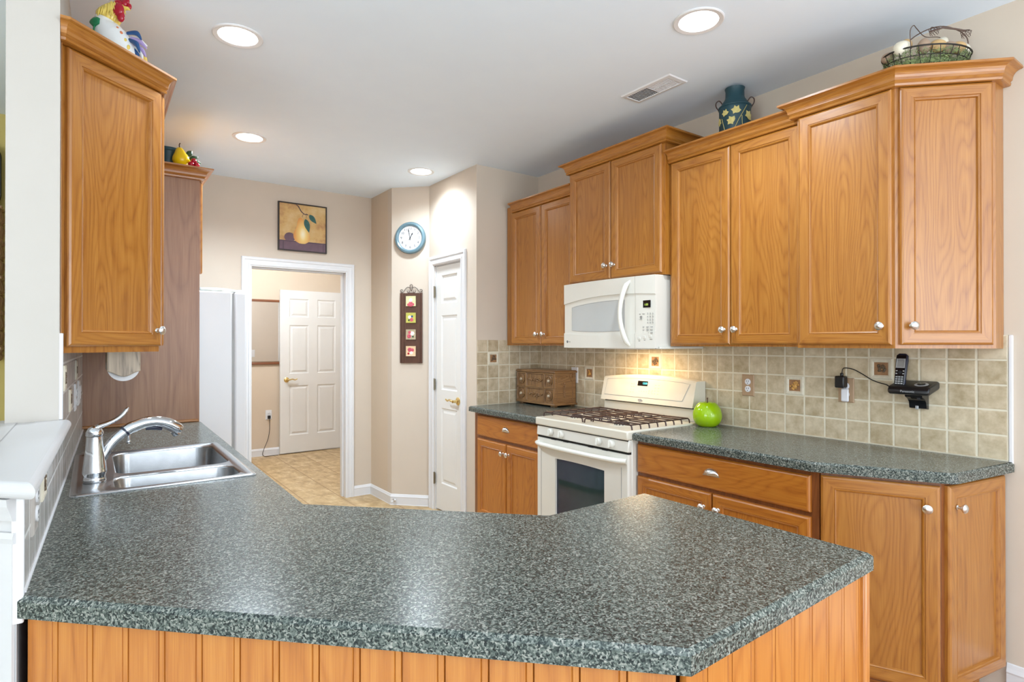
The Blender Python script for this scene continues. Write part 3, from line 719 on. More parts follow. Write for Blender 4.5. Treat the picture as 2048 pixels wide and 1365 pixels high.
# refrigerator
t = thing('refrigerator', 'white textured refrigerator standing beyond the oak side panel', 'refrigerator', (.4, 4.4, 0))
b = MB(); b.box(.01, .708, 3.935, 4.86, .02, 1.70); b.build('body', 'fridge', t, bevel=.008)
b = MB(); b.box(.708, .722, 3.945, 4.85, .03, 1.69); b.build('door_gasket', 'panelgrey', t)
b = MB(); b.box(.722, .792, 3.932, 4.36, .05, 1.70); dd = b.build('door', 'fridge', t, bevel=.012)
b = MB(); b.tube([(.79, 4.33, .75), (.825, 4.33, .78), (.825, 4.33, 1.42), (.79, 4.33, 1.45)], .011, 12); b.build('handle', 'white', dd)
b = MB(); b.box(.722, .792, 4.37, 4.86, .05, 1.70); dd = b.build('door', 'fridge', t, bevel=.012)
b = MB(); b.tube([(.79, 4.40, .75), (.825, 4.40, .78), (.825, 4.40, 1.42), (.79, 4.40, 1.45)], .011, 12); b.build('handle', 'white', dd)
b = MB(); b.box(.66, .77, 3.95, 4.02, 1.70, 1.715); b.build('hinge_cover', 'white', t, bevel=.005)
b = MB(); b.lathe([(.0, 0), (.08, 0), (.10, .012), (.112, .026), (.115, .028), (.10, .02), (.06, .008), (.001, .006)], (.62, 4.12, 1.70), 36); tag(b.build('serving_dish', 'white', None, org=(.62, 4.12, 1.70)), 'flat white dish lying on top of the refrigerator', 'dish')

# ------------------------------------------------------------------ base cabinets on the range wall
def drawer(t, M4, w_, h_, mat='oak_base'):
    b = MB(M4); b.frame(0, w_, 0, h_, [(0, 0), (0, .012), (.005, .017), (.010, .0195), (.012, .0195)], fill=False)
    b.off(); b.face([(.012, .012, .0195), (w_ - .012, .012, .0195), (w_ - .012, h_ - .012, .0195), (.012, h_ - .012, .0195)], (1, 0, 0))
    d = b.build('drawer', mat, t); cup(d, M4, w_ / 2, h_ / 2 + .006); return d
g = 'oak base cabinets on the stove wall'
t = thing('base_cabinet', 'narrow oak base cabinet between pantry door and stove, drawer over two doors', 'cabinet', (2.6, 3.25, 0), g)
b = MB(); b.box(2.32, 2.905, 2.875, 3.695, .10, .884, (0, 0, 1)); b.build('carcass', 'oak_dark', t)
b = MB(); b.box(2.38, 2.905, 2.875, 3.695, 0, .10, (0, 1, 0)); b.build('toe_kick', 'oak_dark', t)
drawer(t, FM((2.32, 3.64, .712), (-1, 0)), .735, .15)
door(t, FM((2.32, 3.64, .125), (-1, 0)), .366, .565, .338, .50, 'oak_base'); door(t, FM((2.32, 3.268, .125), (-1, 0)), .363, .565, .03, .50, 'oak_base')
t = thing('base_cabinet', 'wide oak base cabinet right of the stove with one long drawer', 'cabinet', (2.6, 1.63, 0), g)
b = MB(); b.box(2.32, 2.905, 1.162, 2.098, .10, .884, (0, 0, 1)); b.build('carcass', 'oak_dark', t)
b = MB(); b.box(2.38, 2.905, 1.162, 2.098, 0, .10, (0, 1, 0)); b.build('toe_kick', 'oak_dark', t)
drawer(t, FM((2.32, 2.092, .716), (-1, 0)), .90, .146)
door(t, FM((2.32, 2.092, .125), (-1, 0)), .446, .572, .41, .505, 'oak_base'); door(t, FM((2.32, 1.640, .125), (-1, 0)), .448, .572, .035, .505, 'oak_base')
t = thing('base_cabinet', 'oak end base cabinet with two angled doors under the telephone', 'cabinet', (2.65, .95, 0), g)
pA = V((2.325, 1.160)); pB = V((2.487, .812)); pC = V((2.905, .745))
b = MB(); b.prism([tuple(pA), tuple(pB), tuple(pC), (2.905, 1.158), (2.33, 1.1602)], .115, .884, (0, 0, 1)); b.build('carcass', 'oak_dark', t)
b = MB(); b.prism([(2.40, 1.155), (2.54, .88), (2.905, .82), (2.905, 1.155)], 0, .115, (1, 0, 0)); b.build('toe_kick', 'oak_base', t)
def ndir(a, c): d = (c - a).normalized(); return (d.y, -d.x)
nA = ndir(pA, pB); nB = ndir(pB, pC)
oA = pA; LA = (pB - pA).length
door(t, FM((oA.x, oA.y, .125), nA), LA - .004, .745, LA - .045, .665)
oB = pB + (pC - pB).normalized() * .02; LB = (pC - oB).length
door(t, FM((oB.x, oB.y, .125), nB), LB - .012, .745, .045, .665)

# ------------------------------------------------------------------ countertops
def offset_poly(P, d):
    P = [V(p) for p in P]; n = len(P); out = []
    for i in range(n):
        d0 = (P[i] - P[i - 1]).normalized(); d1 = (P[(i + 1) % n] - P[i]).normalized()
        n0 = V((-d0.y, d0.x)); n1 = V((-d1.y, d1.x)); m = (n0 + n1).normalized(); out.append(P[i] + m * d / max(.3, m.dot(n0)))
    return out
def counter(name, label, poly, hole=None, z1=CT, th=.038):
    """poly counter-clockwise; chamfered edge; optional rectangular hole"""
    import bmesh
    a = sum(poly[i][0] * poly[(i + 1) % len(poly)][1] - poly[(i + 1) % len(poly)][0] * poly[i][1] for i in range(len(poly)))
    if a < 0: poly = poly[::-1]
    P0 = [V(p) for p in poly]; P1 = offset_poly(poly, .009)
    bm = bmesh.new(); n = len(P0)
    bot = [bm.verts.new((p.x, p.y, z1 - th)) for p in P0]; side = [bm.verts.new((p.x, p.y, z1 - .008)) for p in P0]
    top = [bm.verts.new((p.x, p.y, z1)) for p in P1]
    for i in range(n):
        j = (i + 1) % n; bm.faces.new((bot[i], bot[j], side[j], side[i])); bm.faces.new((side[i], side[j], top[j], top[i]))
    et = [bm.edges.new((top[i], top[(i + 1) % n])) if not bm.edges.get((top[i], top[(i + 1) % n])) else bm.edges.get((top[i], top[(i + 1) % n])) for i in range(n)]
    eb = [bm.edges.get((bot[i], bot[(i + 1) % n])) for i in range(n)]
    if hole:
        h1 = [bm.verts.new((x, y, z1)) for x, y in hole]; h0 = [bm.verts.new((x, y, z1 - th)) for x, y in hole]
        for i in range(4):
            j = (i + 1) % 4; bm.faces.new((h1[i], h1[j], h0[j], h0[i]))
            et.append(bm.edges.get((h1[i], h1[j]))); eb.append(bm.edges.get((h0[i], h0[j])))
    bmesh.ops.triangle_fill(bm, edges=et, use_beauty=True); bmesh.ops.triangle_fill(bm, edges=eb, use_beauty=True)
    bmesh.ops.recalc_face_normals(bm, faces=bm.faces)
    c = V((sum(p.x for p in P0) / n, sum(p.y for p in P0) / n, z1 - th))
    bmesh.ops.translate(bm, vec=-c, verts=bm.verts)
    me = bpy.data.meshes.new(name); bm.to_mesh(me); bm.free(); me.materials.append(M['granite'])
    o = bpy.data.objects.new(name, me); o.location = c; COL.objects.link(o); ORG[o] = c
    return tag(o, label, 'countertop')
counter('countertop', 'large green-grey speckled peninsula countertop holding the sink', [(XL(1.39) + .001, 1.392), (.733, .558), (1.403, .585), (1.394, 1.238), (1.003, 1.228), (.505, 1.724), (.535, 3.886), (XL(3.886) - .001, 3.886), (XL(1.43) - .001, 1.43), (XL(1.39) + .001, 1.411)],
        hole=[(-.035, 2.215), (.455, 2.215), (.455, 2.975), (-.035, 2.975)])
counter('countertop', 'short green-grey countertop under the carved box left of the stove', [(2.262, 2.868), (2.911, 2.868), (2.911, 3.691), (2.262, 3.691)])
counter('countertop', 'green-grey countertop right of the stove with the clipped angled end', [(2.272, 2.095), (2.276, 1.172), (2.475, .782), (2.50, .765), (2.908, .708), (2.911, .712), (2.911, 2.095)])

# ------------------------------------------------------------------ peninsula base with beadboard
t = thing('peninsula_base', 'oak peninsula base with vertical beadboard under the big countertop', 'cabinet', (.6, 1.2, 0))
q0 = V((XL(1.39) + .024, 1.41)); q1 = V((.737, .592)); q2 = V((1.378, .612)); q3 = V((1.372, 1.20))
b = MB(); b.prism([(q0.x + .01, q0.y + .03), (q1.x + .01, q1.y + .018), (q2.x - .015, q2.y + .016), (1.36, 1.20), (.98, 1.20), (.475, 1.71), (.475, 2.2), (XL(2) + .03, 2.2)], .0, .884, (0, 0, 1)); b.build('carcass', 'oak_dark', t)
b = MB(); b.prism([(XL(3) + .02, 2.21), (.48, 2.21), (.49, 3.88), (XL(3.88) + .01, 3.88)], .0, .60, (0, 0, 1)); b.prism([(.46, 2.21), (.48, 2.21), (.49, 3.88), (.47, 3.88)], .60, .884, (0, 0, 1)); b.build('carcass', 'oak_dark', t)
dw = thing('dishwasher', 'white dishwasher front in the left run beyond the sink, seen in the oven glass', 'dishwasher', (.30, 3.35, .1))
b = MB(); b.box(.492, .515, 3.06, 3.66, .12, .74); b.build('door', 'white', dw, bevel=.006)
b = MB(); b.box(.492, .520, 3.06, 3.66, .75, .875); b.build('control_panel', 'white', dw, bevel=.006)
b = MB(); b.box(.520, .532, 3.16, 3.56, .77, .80); b.build('handle', 'panelgrey', dw, bevel=.004)
def beadboard(name, a, c, pitch, start, z0=.0, z1=.884):
    d = (c - a); Lg = d.length; d = d.normalized(); nrm = V((d.y, -d.x))
    pr = [(0, .012)]; x = start
    while x < Lg - .01:
        pr += [(x - .0075, .012), (x - .006, .0095), (x - .0045, .012), (x + .0045, .012), (x + .006, .0065), (x + .0075, .012)]; x += pitch
    pr.append((Lg, .012)); b = MB()
    for (x0, h0), (x1, h1) in zip(pr, pr[1:]):
        p0 = a + d * x0 + nrm * h0; p1 = a + d * x1 + nrm * h1
        if x1 - x0 > .03: b.off()
        b.face([(p0.x, p0.y, z0), (p1.x, p1.y, z0), (p1.x, p1.y, z1), (p0.x, p0.y, z1)], (0, 0, 1))
    e0 = a; e1 = c; p0 = a + nrm * .012; p1 = c + nrm * .012
    b.face([(e0.x, e0.y, z0), (p0.x, p0.y, z0), (p0.x, p0.y, z1), (e0.x, e0.y, z1)]); b.face([(p1.x, p1.y, z0), (e1.x, e1.y, z0), (e1.x, e1.y, z1), (p1.x, p1.y, z1)])
    b.face([(e1.x, e1.y, z0), (e0.x, e0.y, z0), (e0.x, e0.y, z1), (e1.x, e1.y, z1)])
    return b.build(name, 'board', t)
beadboard('beadboard_panel', q0, q1, .0730, .058)
beadboard('beadboard_panel', q1 + V((.012, .0)), q2, .0700, .05)
b = MB(); b.box(q2.x - .002, q2.x + .022, q2.y - .022, q2.y + .006, 0, .884, (0, 0, 1)); b.build('corner_trim', 'board', t, bevel=.005)
b = MB(); b.box(1.36, 1.378, .62, 1.2, 0, .884, (0, 0, 1)); b.build('end_panel', 'oak', t)

# ------------------------------------------------------------------ sink and faucet
t = thing('kitchen_sink', 'stainless steel drop-in double bowl sink in the left countertop', 'sink', (.21, 2.6, .75))
x0, x1, y0, y1 = -.052, .477, 2.188, 2.998
def rrect(a, bb, c, d, r, n=5):
    out = []
    for cx_, cy_, s in ((bb - r, c + r, -90), (bb - r, d - r, 0), (a + r, d - r, 90), (a + r, c + r, 180)):
        for k in range(n + 1):
            an = math.radians(s + 90 * k / n); out.append((cx_ + r * math.cos(an), cy_ + r * math.sin(an)))
    return out
import bmesh
def sink():
    bm = bmesh.new(); zr = CT + .006
    def loop(pts, z): return [bm.verts.new((x, y, z)) for x, y in pts]
    def bridge(A, B):
        for i in range(len(A)): j = (i + 1) % len(A); bm.faces.new((A[i], A[j], B[j], B[i]))
    o0 = loop(rrect(x0, x1, y0, y1, .018), CT + .0005); o1 = loop(rrect(x0 + .004, x1 - .004, y0 + .004, y1 - .004, .016), zr)
    o2 = loop(rrect(x0 + .022, x1 - .022, y0 + .022, y1 - .022, .012), zr); o3 = loop(rrect(x0 + .027, x1 - .027, y0 + .027, y1 - .027, .010), zr - .004)
    bridge(o0, o1); bridge(o1, o2); bridge(o2, o3)
    es = []
    def edges(A): return [bm.edges.get((A[i], A[(i + 1) % len(A)])) or bm.edges.new((A[i], A[(i + 1) % len(A)])) for i in range(len(A))]
    es += edges(o3)
    for (a, bb, c, d, r, dep) in ((.070, .444, 2.475, 2.955, .06, .17), (.060, .438, 2.232, 2.435, .05, .13)):
        h0 = loop(rrect(a, bb, c, d, r, 7), zr - .004); h1 = loop(rrect(a + .006, bb - .006, c + .006, d - .006, r, 7), zr - .012)
        h2 = loop(rrect(a + .014, bb - .014, c + .014, d - .014, r * .9, 7), zr - dep + .03); h3 = loop(rrect(a + .04, bb - .04, c + .04, d - .04, r * .6, 7), zr - dep)
        bridge(h0, h1); bridge(h1, h2); bridge(h2, h3); bm.faces.new(h3); es += edges(h0)
    bmesh.ops.triangle_fill(bm, edges=es, use_beauty=True); bmesh.ops.recalc_face_normals(bm, faces=bm.faces)
    c = ORG[t]; bmesh.ops.translate(bm, vec=-c, verts=bm.verts)
    me = bpy.data.meshes.new('basin'); bm.to_mesh(me); bm.free(); me.materials.append(M['steel'])
    for p in me.polygons: p.use_smooth = True
    me.set_sharp_from_angle(angle=math.radians(40))
    o = bpy.data.objects.new('basin', me); COL.objects.link(o); o.parent = t
    n = o.modifiers.new('wn', 'WEIGHTED_NORMAL')
sink()
for cx_, cy_, dz in ((.257, 2.715, .164), (.249, 2.333, .124)):
    b = MB(); b.lathe([(.045, 0), (.045, .002), (.038, .003), (.03, .0), (.001, -.001)], (cx_, cy_, CT + .006 - dz - .006), 28); b.build('drain', 'chrome', t)
# faucet (local: u along the spout)
FO = V((.012, 2.395, CT + .002)); ang = math.atan2(.10, .42)
FMX = Matrix.Translation(FO) @ Matrix.Rotation(ang, 4, 'Z')
t = thing('kitchen_faucet', 'chrome single-lever pull-out faucet standing behind the sink bowls', 'faucet', FO)
b = MB(FMX); b.lathe([(.031, 0), (.0335, .004), (.031, .012), (.030, .020), (.034, .030), (.034, .034), (.0335, .036), (.0325, .05), (.0255, .110), (.0235, .142), (.0235, .150)], (0, 0, 0), 36); b.build('body', 'chrome', t, sharp=50)
b = MB(FMX); b.lathe([(.0325, .029), (.0338, .031), (.0325, .033)], (0, 0, .004), 36); b.build('seal_ring', 'navy', t)
b = MB(FMX); b.lathe([(.0235, .1515), (.025, .154), (.0245, .165), (.018, .178), (.008, .184), (.001, .185)], (0, 0, 0), 32)
b.tube([(-.004, 0, .172), (.012, 0, .182), (.03, 0, .188), (.055, 0, .198), (.078, 0, .214), (.092, 0, .232), (.097, 0, .240)], [.014, .015, .0125, .0112, .0115, .0105, .004], 16, .6, smooth=5); b.build('lever_handle', 'chrome', t, sharp=60)
b = MB(FMX)
P = [(.004, 0, .045), (.022, 0, .078), (.038, 0, .108), (.060, 0, .136), (.085, 0, .156)]
b.tube(P, [.014, .0155, .0155, .0165, .0165], 20, smooth=5); b.build('spout', 'chrome', t, sharp=60)
b = MB(FMX); P = [(.087, 0, .1575), (.11, 0, .170), (.15, 0, .181), (.19, 0, .180), (.225, 0, .168), (.252, 0, .150), (.262, 0, .142)]
b.tube(P, [.0185, .0195, .0195, .0195, .021, .021, .017], 24, smooth=5); b.build('spray_head', 'chrome', t, sharp=60)
b = MB(FMX); b.tube([(.084, 0, .1555), (.089, 0, .1595)], .0195, 20); b.build('collar_ring', 'navy', t)
b = MB(FMX); b.tube([(.150, 0, .160), (.175, -.004, .160), (.20, -.004, .153)], [.006, .008, .005], 10, smooth=4); b.build('spray_button', 'navy', t)
b = MB(FMX); b.lathe([(.012, -.018), (.014, -.012), (.015, 0)], (.245, 0, .142), 20, ax=(-.45, 0, 1)); b.build('aerator', 'chrome', t)
b = MB(FMX); b.lathe([(.004, -.026), (.0055, -.02), (.0055, 0)], (.098, 0, .146), 12); b.sphere((.098, 0, .120), .007, 12); b.build('lock_pin', 'chrome', t)

# ------------------------------------------------------------------ gas range
t = thing('gas_range', 'white freestanding gas range with brown iron grates and arched backguard', 'stove', (2.58, 2.48, 0))
Y0, Y1 = 2.100, 2.862
b = MB(); b.box(2.275, 2.90, Y0, Y1, .05, .905); b.build('body', 'white', t, bevel=.004)
b = MB(); b.box(2.31, 2.88, Y0 + .02, Y1 - .02, 0, .05); b.build('toe_base', 'black', t)
b = MB(); b.box(2.238, 2.90, Y0 - .003, Y1 + .003, .882, .930); ct = b.build('cooktop', 'bisque', t, bevel=.008)
# control panel, slightly sloped
CPM = FM((2.262, Y1, .818), (-1, 0)) @ Matrix.Rotation(math.radians(-6), 4, 'X')
W_ = Y1 - Y0
b = MB(CPM); b.box(0, W_, 0, .064, -.01, .016); cp = b.build('control_panel', 'white', t, bevel=.005)
for y in (2.725, 2.630, 2.315, 2.220):
    u = Y1 - y; b = MB(CPM); b.lathe([(.024, .016), (.024, .019), (.0215, .021), (.020, .034), (.017, .038), (.001, .0385)], (u, .030, 0), 28); b.box(u - .005, u + .005, .011, .049, .034, .046)
    b.build('knob', 'white', t, bevel=.001)
# oven door
ODM = FM((2.275, Y1 - .002, .235), (-1, 0)); W2 = W_ - .004; H2 = .572
b = MB(ODM)
def arch(x, a, base, amp): return base + amp * (1 - ((x - W2 / 2) / (W2 / 2)) ** 2)
xs = [W2 * i / 24 for i in range(25)]
zo = lambda x: .026 + .012 * (1 - ((x - W2 / 2) / (W2 / 2)) ** 2)
wx0, wx1, wy0 = .185, W2 - .165, .135
vs = []; fs = []
# front skin as columns, skipping the window rectangle
cols = sorted(set([0, .006] + [wx0, wx1] + [W2 * i / 20 for i in range(1, 20)] + [W2 - .006, W2]))
topw = lambda x: .452 + .018 * (1 - ((x - W2 / 2) / (W2 / 2)) ** 2)
for a_, c_ in zip(cols, cols[1:]):
    h = lambda x, y: (x, y, zo(x) - (.01 if x in (0, W2) else 0))
    if a_ >= wx0 - 1e-6 and c_ <= wx1 + 1e-6:
        b.face([h(a_, 0), h(c_, 0), h(c_, wy0), h(a_, wy0)]); b.face([h(a_, topw(a_)), h(c_, topw(c_)), h(c_, H2), h(a_, H2)])
        for yy in ((wy0, wy0), (topw(c_), topw(a_))):
            b.face([h(a_, yy[1]), h(c_, yy[0]), (c_, yy[0], .018), (a_, yy[1], .018)])
    else: b.face([h(a_, 0), h(c_, 0), h(c_, H2), h(a_, H2)])
    b.face([h(a_, H2), h(c_, H2), (c_, H2, 0), (a_, H2, 0)]); b.face([(a_, 0, 0), (c_, 0, 0), h(c_, 0), h(a_, 0)])
for x in (wx0, wx1): b.face([(x, wy0, zo(x)), (x, topw(x), zo(x)), (x, topw(x), .018), (x, wy0, .018)])
b.face([(0, 0, 0), (0, H2, 0), (0, H2, zo(0) - .01), (0, 0, zo(0) - .01)]); b.face([(W2, 0, 0), (W2, 0, zo(W2) - .01), (W2, H2, zo(W2) - .01), (W2, H2, 0)])
od = b.build('oven_door', 'white', t, sharp=25)
b = MB(ODM); b.box(wx0 - .01, wx1 + .01, wy0 - .01, .48, .010, .022); b.build('window', 'oven', od)
b = MB(ODM)     # recessed vertical side lines
for x in (.045, W2 - .045): b.box(x - .0015, x + .0015, .01, H2 - .07, zo(x) - .002, zo(x) + .0012)
b.build('door_groove', 'panelgrey', od)
b = MB(ODM); P = []; R_ = []
for i in range(17):
    s_ = i / 16; x = .01 + (W2 - .02) * s_; P.append((x, H2 - .035, .038 + .034 * math.sin(math.pi * s_) ** .6 if 0 < s_ < 1 else .028)); R_.append(.019)
b.tube(P, R_, 14, .75, upv=(0, 1, 0)); b.build('handle', 'white', od, sharp=60)
b = MB(ODM)
for x in (.16, .27, .48, .59): b.box(x - .02, x + .02, H2 - .004, H2 + .0015, .02, .03)
b.build('vent_slot', 'dark', od)
b = MB(); b.box(2.245, 2.275, Y0 + .002, Y1 - .002, .06, .222); b.build('storage_drawer', 'white', t, bevel=.006)
for q in ((2.262, 2.28, Y0 + .004, Y1 - .004, .222, .238), (2.255, 2.28, Y0 + .004, Y1 - .004, .806, .819), (2.25, 2.28, Y0 + .004, Y1 - .004, .876, .884)): quick('shadow_gap', 'dark', t, [q])
# backguard
b = MB(); b.box(2.815, 2.90, Y0 + .012, Y1 - .012, .928, 1.003); b.build('riser', 'bisque', t, bevel=.006)
b = MB(); b.box(2.82, 2.90, Y0 + .02, Y1 - .02, 1.001, 1.014); b.build('shadow_gap', 'dark', t)
b = MB(); nn = 24; vs = []
def bgx(z): return 2.785 + (z - 1.012) * .24
for i in range(nn + 1):
    s_ = i / nn; y = Y1 - .012 - (W_ - .024) * s_; zt = 1.163 + .022 * (1 - (2 * s_ - 1) ** 2); inset = .008 if i in (0, nn) else 0
    yy = y
    vs += [(bgx(1.012), yy, 1.012), (bgx(zt - .008) , yy, zt - .008), (bgx(zt) + .008, yy, zt), (2.905, yy, zt), (2.905, yy, 1.012)]
fs = [(i * 5 + k, i * 5 + (k + 1) % 5, (i + 1) * 5 + (k + 1) % 5, (i + 1) * 5 + k) for i in range(nn) for k in range(5)] + [tuple(range(4, -1, -1)), tuple(nn * 5 + k for k in range(5))]
b.grid(vs, fs); bgo = b.build('backguard', 'bisque', t, sharp=30)
BGM = FM((bgx(1.012), Y1 - .012, 1.012), (-1, 0)) @ Matrix.Rotation(-math.atan(.24), 4, 'X')
W3 = W_ - .024
b = MB(BGM); vs = []; K = 20
for i in range(K + 1):
    s_ = i / K; xa = .028 + (W3 - .105) * s_; xb = .035 + (W3 - .075) * s_
    vs += [(xa, .035, .0012), (xb, .135 + .018 * (1 - (2 * (xb / W3) - 1) ** 2), .0012)]
b.grid(vs, [(2 * i, 2 * i + 2, 2 * i + 3, 2 * i + 1) for i in range(K)]); b.build('control_overlay', 'bisque', bgo)
b = MB(BGM)
rim = [(.028, .035), (W3 - .077, .035), (W3 - .040, .137)] + [(.035 + (W3 - .075) * (1 - i / 12), .1355 + .018 * (1 - (2 * ((.035 + (W3 - .075) * (1 - i / 12)) / W3) - 1) ** 2)) for i in range(1, 13)]
b.tube([(x, y, .0012) for x, y in rim], .0012, 6, closed=True); b.build('overlay_line', 'panelgrey', bgo)
b = MB(BGM); b.box(.305, .385, .108, .138, .001, .003); ds = b.build('display', 'blackgloss', bgo)
b = MB(BGM @ Matrix.Translation((.364, .123, .0034))); b.text('12:58', .017, depth=.0002); b.build('digits', 'cyan', ds)
b = MB(BGM)
for cx_ in (.255, .275, .405, .43, .45, .475):
    for r in range(4 if cx_ < .3 or cx_ > .44 else 2): b.box(cx_ - .005, cx_ + .005, .062 + r * .018, .064 + r * .018, .001, .0016)
for i in range(6): b.box(.32 + i * .02, .328 + i * .02, .072, .074, .001, .0016)
b.build('printed_marks', 'goldleaf', bgo)
b = MB(BGM); b.lathe([(.001, .0), (.018, 0), (.020, .002), (.018, .0035), (.001, .0035)], (.345, .017, .0), 28, sx=1, sy=.42); em = b.build('emblem', 'silverp', bgo)
b = MB(BGM @ Matrix.Translation((.345, .017, .0036))); b.text('Whirlpool', .0075, depth=.0002); b.build('lettering', 'ink', em)
# cooktop: burners and grates
for (x, y, r) in ((2.40, 2.66, .032), (2.40, 2.29, .036), (2.64, 2.66, .028), (2.64, 2.29, .032)):
    b = MB(); b.lathe([(r * 2.0, .9302), (r * 1.95, .932), (r * 1.1, .933), (r, .938), (r, .944)], (x, y, 0), 28); b.build('burner_bowl', 'bisque', t)
    b = MB(); b.lathe([(r * 1.0, .938), (r * 1.02, .9455), (r * .9, .950), (.001, .951)], (x, y, 0), 28); b.build('burner_cap', 'iron', t)
    b = MB()
    for k in range(14): a = k * 2 * math.pi / 14; b.box(x + r * 1.08 * math.cos(a) - .003, x + r * 1.08 * math.cos(a) + .003, y + r * 1.08 * math.sin(a) - .003, y + r * 1.08 * math.sin(a) + .003, .932, .944)
    b.build('burner_head', 'black', t)
for ya, yb in ((2.108, 2.470), (2.484, 2.838)):
    b = MB(); gz = .957; gx0, gx1 = 2.285, 2.755; nb = 8
    for i in range(nb):
        x = gx0 + (gx1 - gx0) * i / (nb - 1); r = .0042
        P = [(x, ya, .932), (x, ya + .004, gz - .006), (x, ya + .014, gz), (x, (ya + yb) / 2, gz - .002), (x, yb - .014, gz), (x, yb - .004, gz - .006), (x, yb, .932)]
        if i in (1, 2, 5, 6):
            m1 = (ya + yb) / 2; b.tube(P[:3] + [(x, m1 - .035, gz)], r, 6); b.tube([(x, m1 + .035, gz)] + P[4:], r, 6)
        else: b.tube(P, r, 6)
    for y in (ya + .012, (ya + yb) / 2, yb - .012): b.tube([(gx0, y, gz), (gx1, y, gz)], .004, 6)
    b.build('grate', 'iron', t, sharp=40)

# ------------------------------------------------------------------ microwave
t = thing('microwave_oven', 'white over-the-range microwave with bowed front and vertical handle', 'microwave', (2.7, 2.515, 1.356))
my0, my1 = 2.140, 2.896; MWm = FM((2.525, my1, 1.356), (-1, 0)); WM = my1 - my0; HM_ = .405
b = MB(); b.box(2.525, 2.91, my0 + .003, my1 - .003, 1.366, 1.763); b.box(2.53, 2.91, my0 - .012, my1, 1.352, 1.366); b.build('housing', 'white', t, bevel=.003)
def bow(x): return .022 + .028 * (1 - ((x - WM / 2) / (WM / 2)) ** 2)
def low(x): return .075 + .0 + (.018 * ((x - WM / 2) / (WM / 2)) ** 2)
def hi(x): return .312 - .034 * ((x - WM * .62) / (WM * .62)) ** 2
split = .625
def strip(b, x0, x1, f0, f1, dz, n=16, rim=True):
    xs = [x0 + (x1 - x0) * i / n for i in range(n + 1)]
    for a_, c_ in zip(xs, xs[1:]):
        b.face([(a_, f0(a_), bow(a_) + dz), (c_, f0(c_), bow(c_) + dz), (c_, f1(c_), bow(c_) + dz), (a_, f1(a_), bow(a_) + dz)])
        if rim:
            b.face([(a_, f1(a_), bow(a_) + dz), (c_, f1(c_), bow(c_) + dz), (c_, f1(c_), 0), (a_, f1(a_), 0)])
            b.face([(a_, f0(a_), 0), (c_, f0(c_), 0), (c_, f0(c_), bow(c_) + dz), (a_, f0(a_), bow(a_) + dz)])
    if rim:
        for x, s in ((x0, 1), (x1, -1)):
            q = [(x, f0(x), 0), (x, f0(x), bow(x) + dz), (x, f1(x), bow(x) + dz), (x, f1(x), 0)]; b.face(q if s > 0 else q[::-1])
G = .0012
def K(c): return lambda x: c
b = MB(MWm); strip(b, 0, split - G, K(0), low, .003); strip(b, 0, split - G, hi, K(HM_), .003); strip(b, 0, split - G, low, hi, -.004)
b.build('door', 'white', t, sharp=30)
door_o = [o for o in COL.objects if o.parent == t and o.name.startswith('door')][0]
b = MB(MWm); strip(b, split + G, WM, K(0), low, .003); strip(b, split + G, WM, hi, K(HM_), .003); strip(b, split + G, WM, low, hi, -.002); cpn = b.build('control_panel', 'white', t, sharp=30)
b = MB(MWm); strip(b, .085, .545, lambda x: low(x) + .024, lambda x: hi(x) - .035, -.0030, rim=False); b.build('window', 'mwglass', door_o)
b = MB(MWm)
wl = lambda x: low(x) + .023; wh = lambda x: hi(x) - .034
P = [(.084 + .462 * i / 16, wl(.084 + .462 * i / 16)) for i in range(17)] + [(.546 - .462 * i / 16, wh(.546 - .462 * i / 16)) for i in range(17)]
b.tube([(x, y, bow(x) - .0035) for x, y in P], .0016, 6, closed=True); b.build('window_rim', 'panelgrey', door_o)
b = MB(MWm); P = []; 
for i in range(15):
    s_ = i / 14; P.append((.588 - .03 * math.sin(math.pi * s_), .012 + .372 * s_, .052 + .040 * math.sin(math.pi * s_) ** .7 if 0 < s_ < 1 else .040))
b.tube(P, [.006] + [.0125 + .003 * abs(2 * i / 14 - 1) for i in range(1, 14)] + [.006], 14, upv=(1, 0, 0)); b.build('handle', 'white', door_o, sharp=60)
zc = lambda x: bow(x) - .0015
b = MB(MWm @ Matrix.Translation((.69, .246, zc(.69)))); b.box(-.038, .038, -.020, .020, -.002, .0012); ds = b.build('display', 'blackgloss', cpn)
b = MB(MWm @ Matrix.Translation((.70, .242, zc(.69) + .0022))); b.text('1:03', .016, depth=.0002); b.build('digits', 'greend', ds)
b = MB(MWm)
for i in range(3):
    for j in range(4): b.box(.702 + i * .018, .711 + i * .018, .188 - j * .0165, .191 - j * .0165, zc(.715), zc(.715) + .0012); b.box(.704 + i * .018, .709 + i * .018, .194 - j * .0165, .1965 - j * .0165, zc(.715), zc(.715) + .0012)
for i in range(4):
    for j in range(3):
        u = .652 + i * .0285 - (.004 if i < 2 else 0); b.box(u - .010, u + .008, .118 - j * .0165, .1205 - j * .0165, zc(.69), zc(.69) + .0016)
        b.box(u - .008, u + .006, .1135 - j * .0165, .115 - j * .0165, zc(.69), zc(.69) + .0016)
b.box(.655, .672, .160, .1625, zc(.66) + .001, zc(.66) + .002); b.box(.652, .662, .190, .193, zc(.66) + .001, zc(.66) + .002); b.box(.672, .688, .190, .193, zc(.68) + .0005, zc(.68) + .0015)
b.build('printed_keys', 'ink2', cpn)
b = MB(MWm @ Matrix.Translation((.664, .173, zc(.664) + .001))); b.frame(-.007, .007, -.006, .006, [(0, 0), (0, .0008), (.002, .0008), (.002, 0)], fill=False); b.build('key_icon', 'ink', cpn)
for u, y in ((.655, .055), (.69, .060), (.727, .066)):
    b = MB(MWm); b.box(u - .010, u + .010, y - .007, y + .009, bow(u) + .002, bow(u) + .0055); b.build('button', 'white', cpn, bevel=.002)
b = MB(MWm)
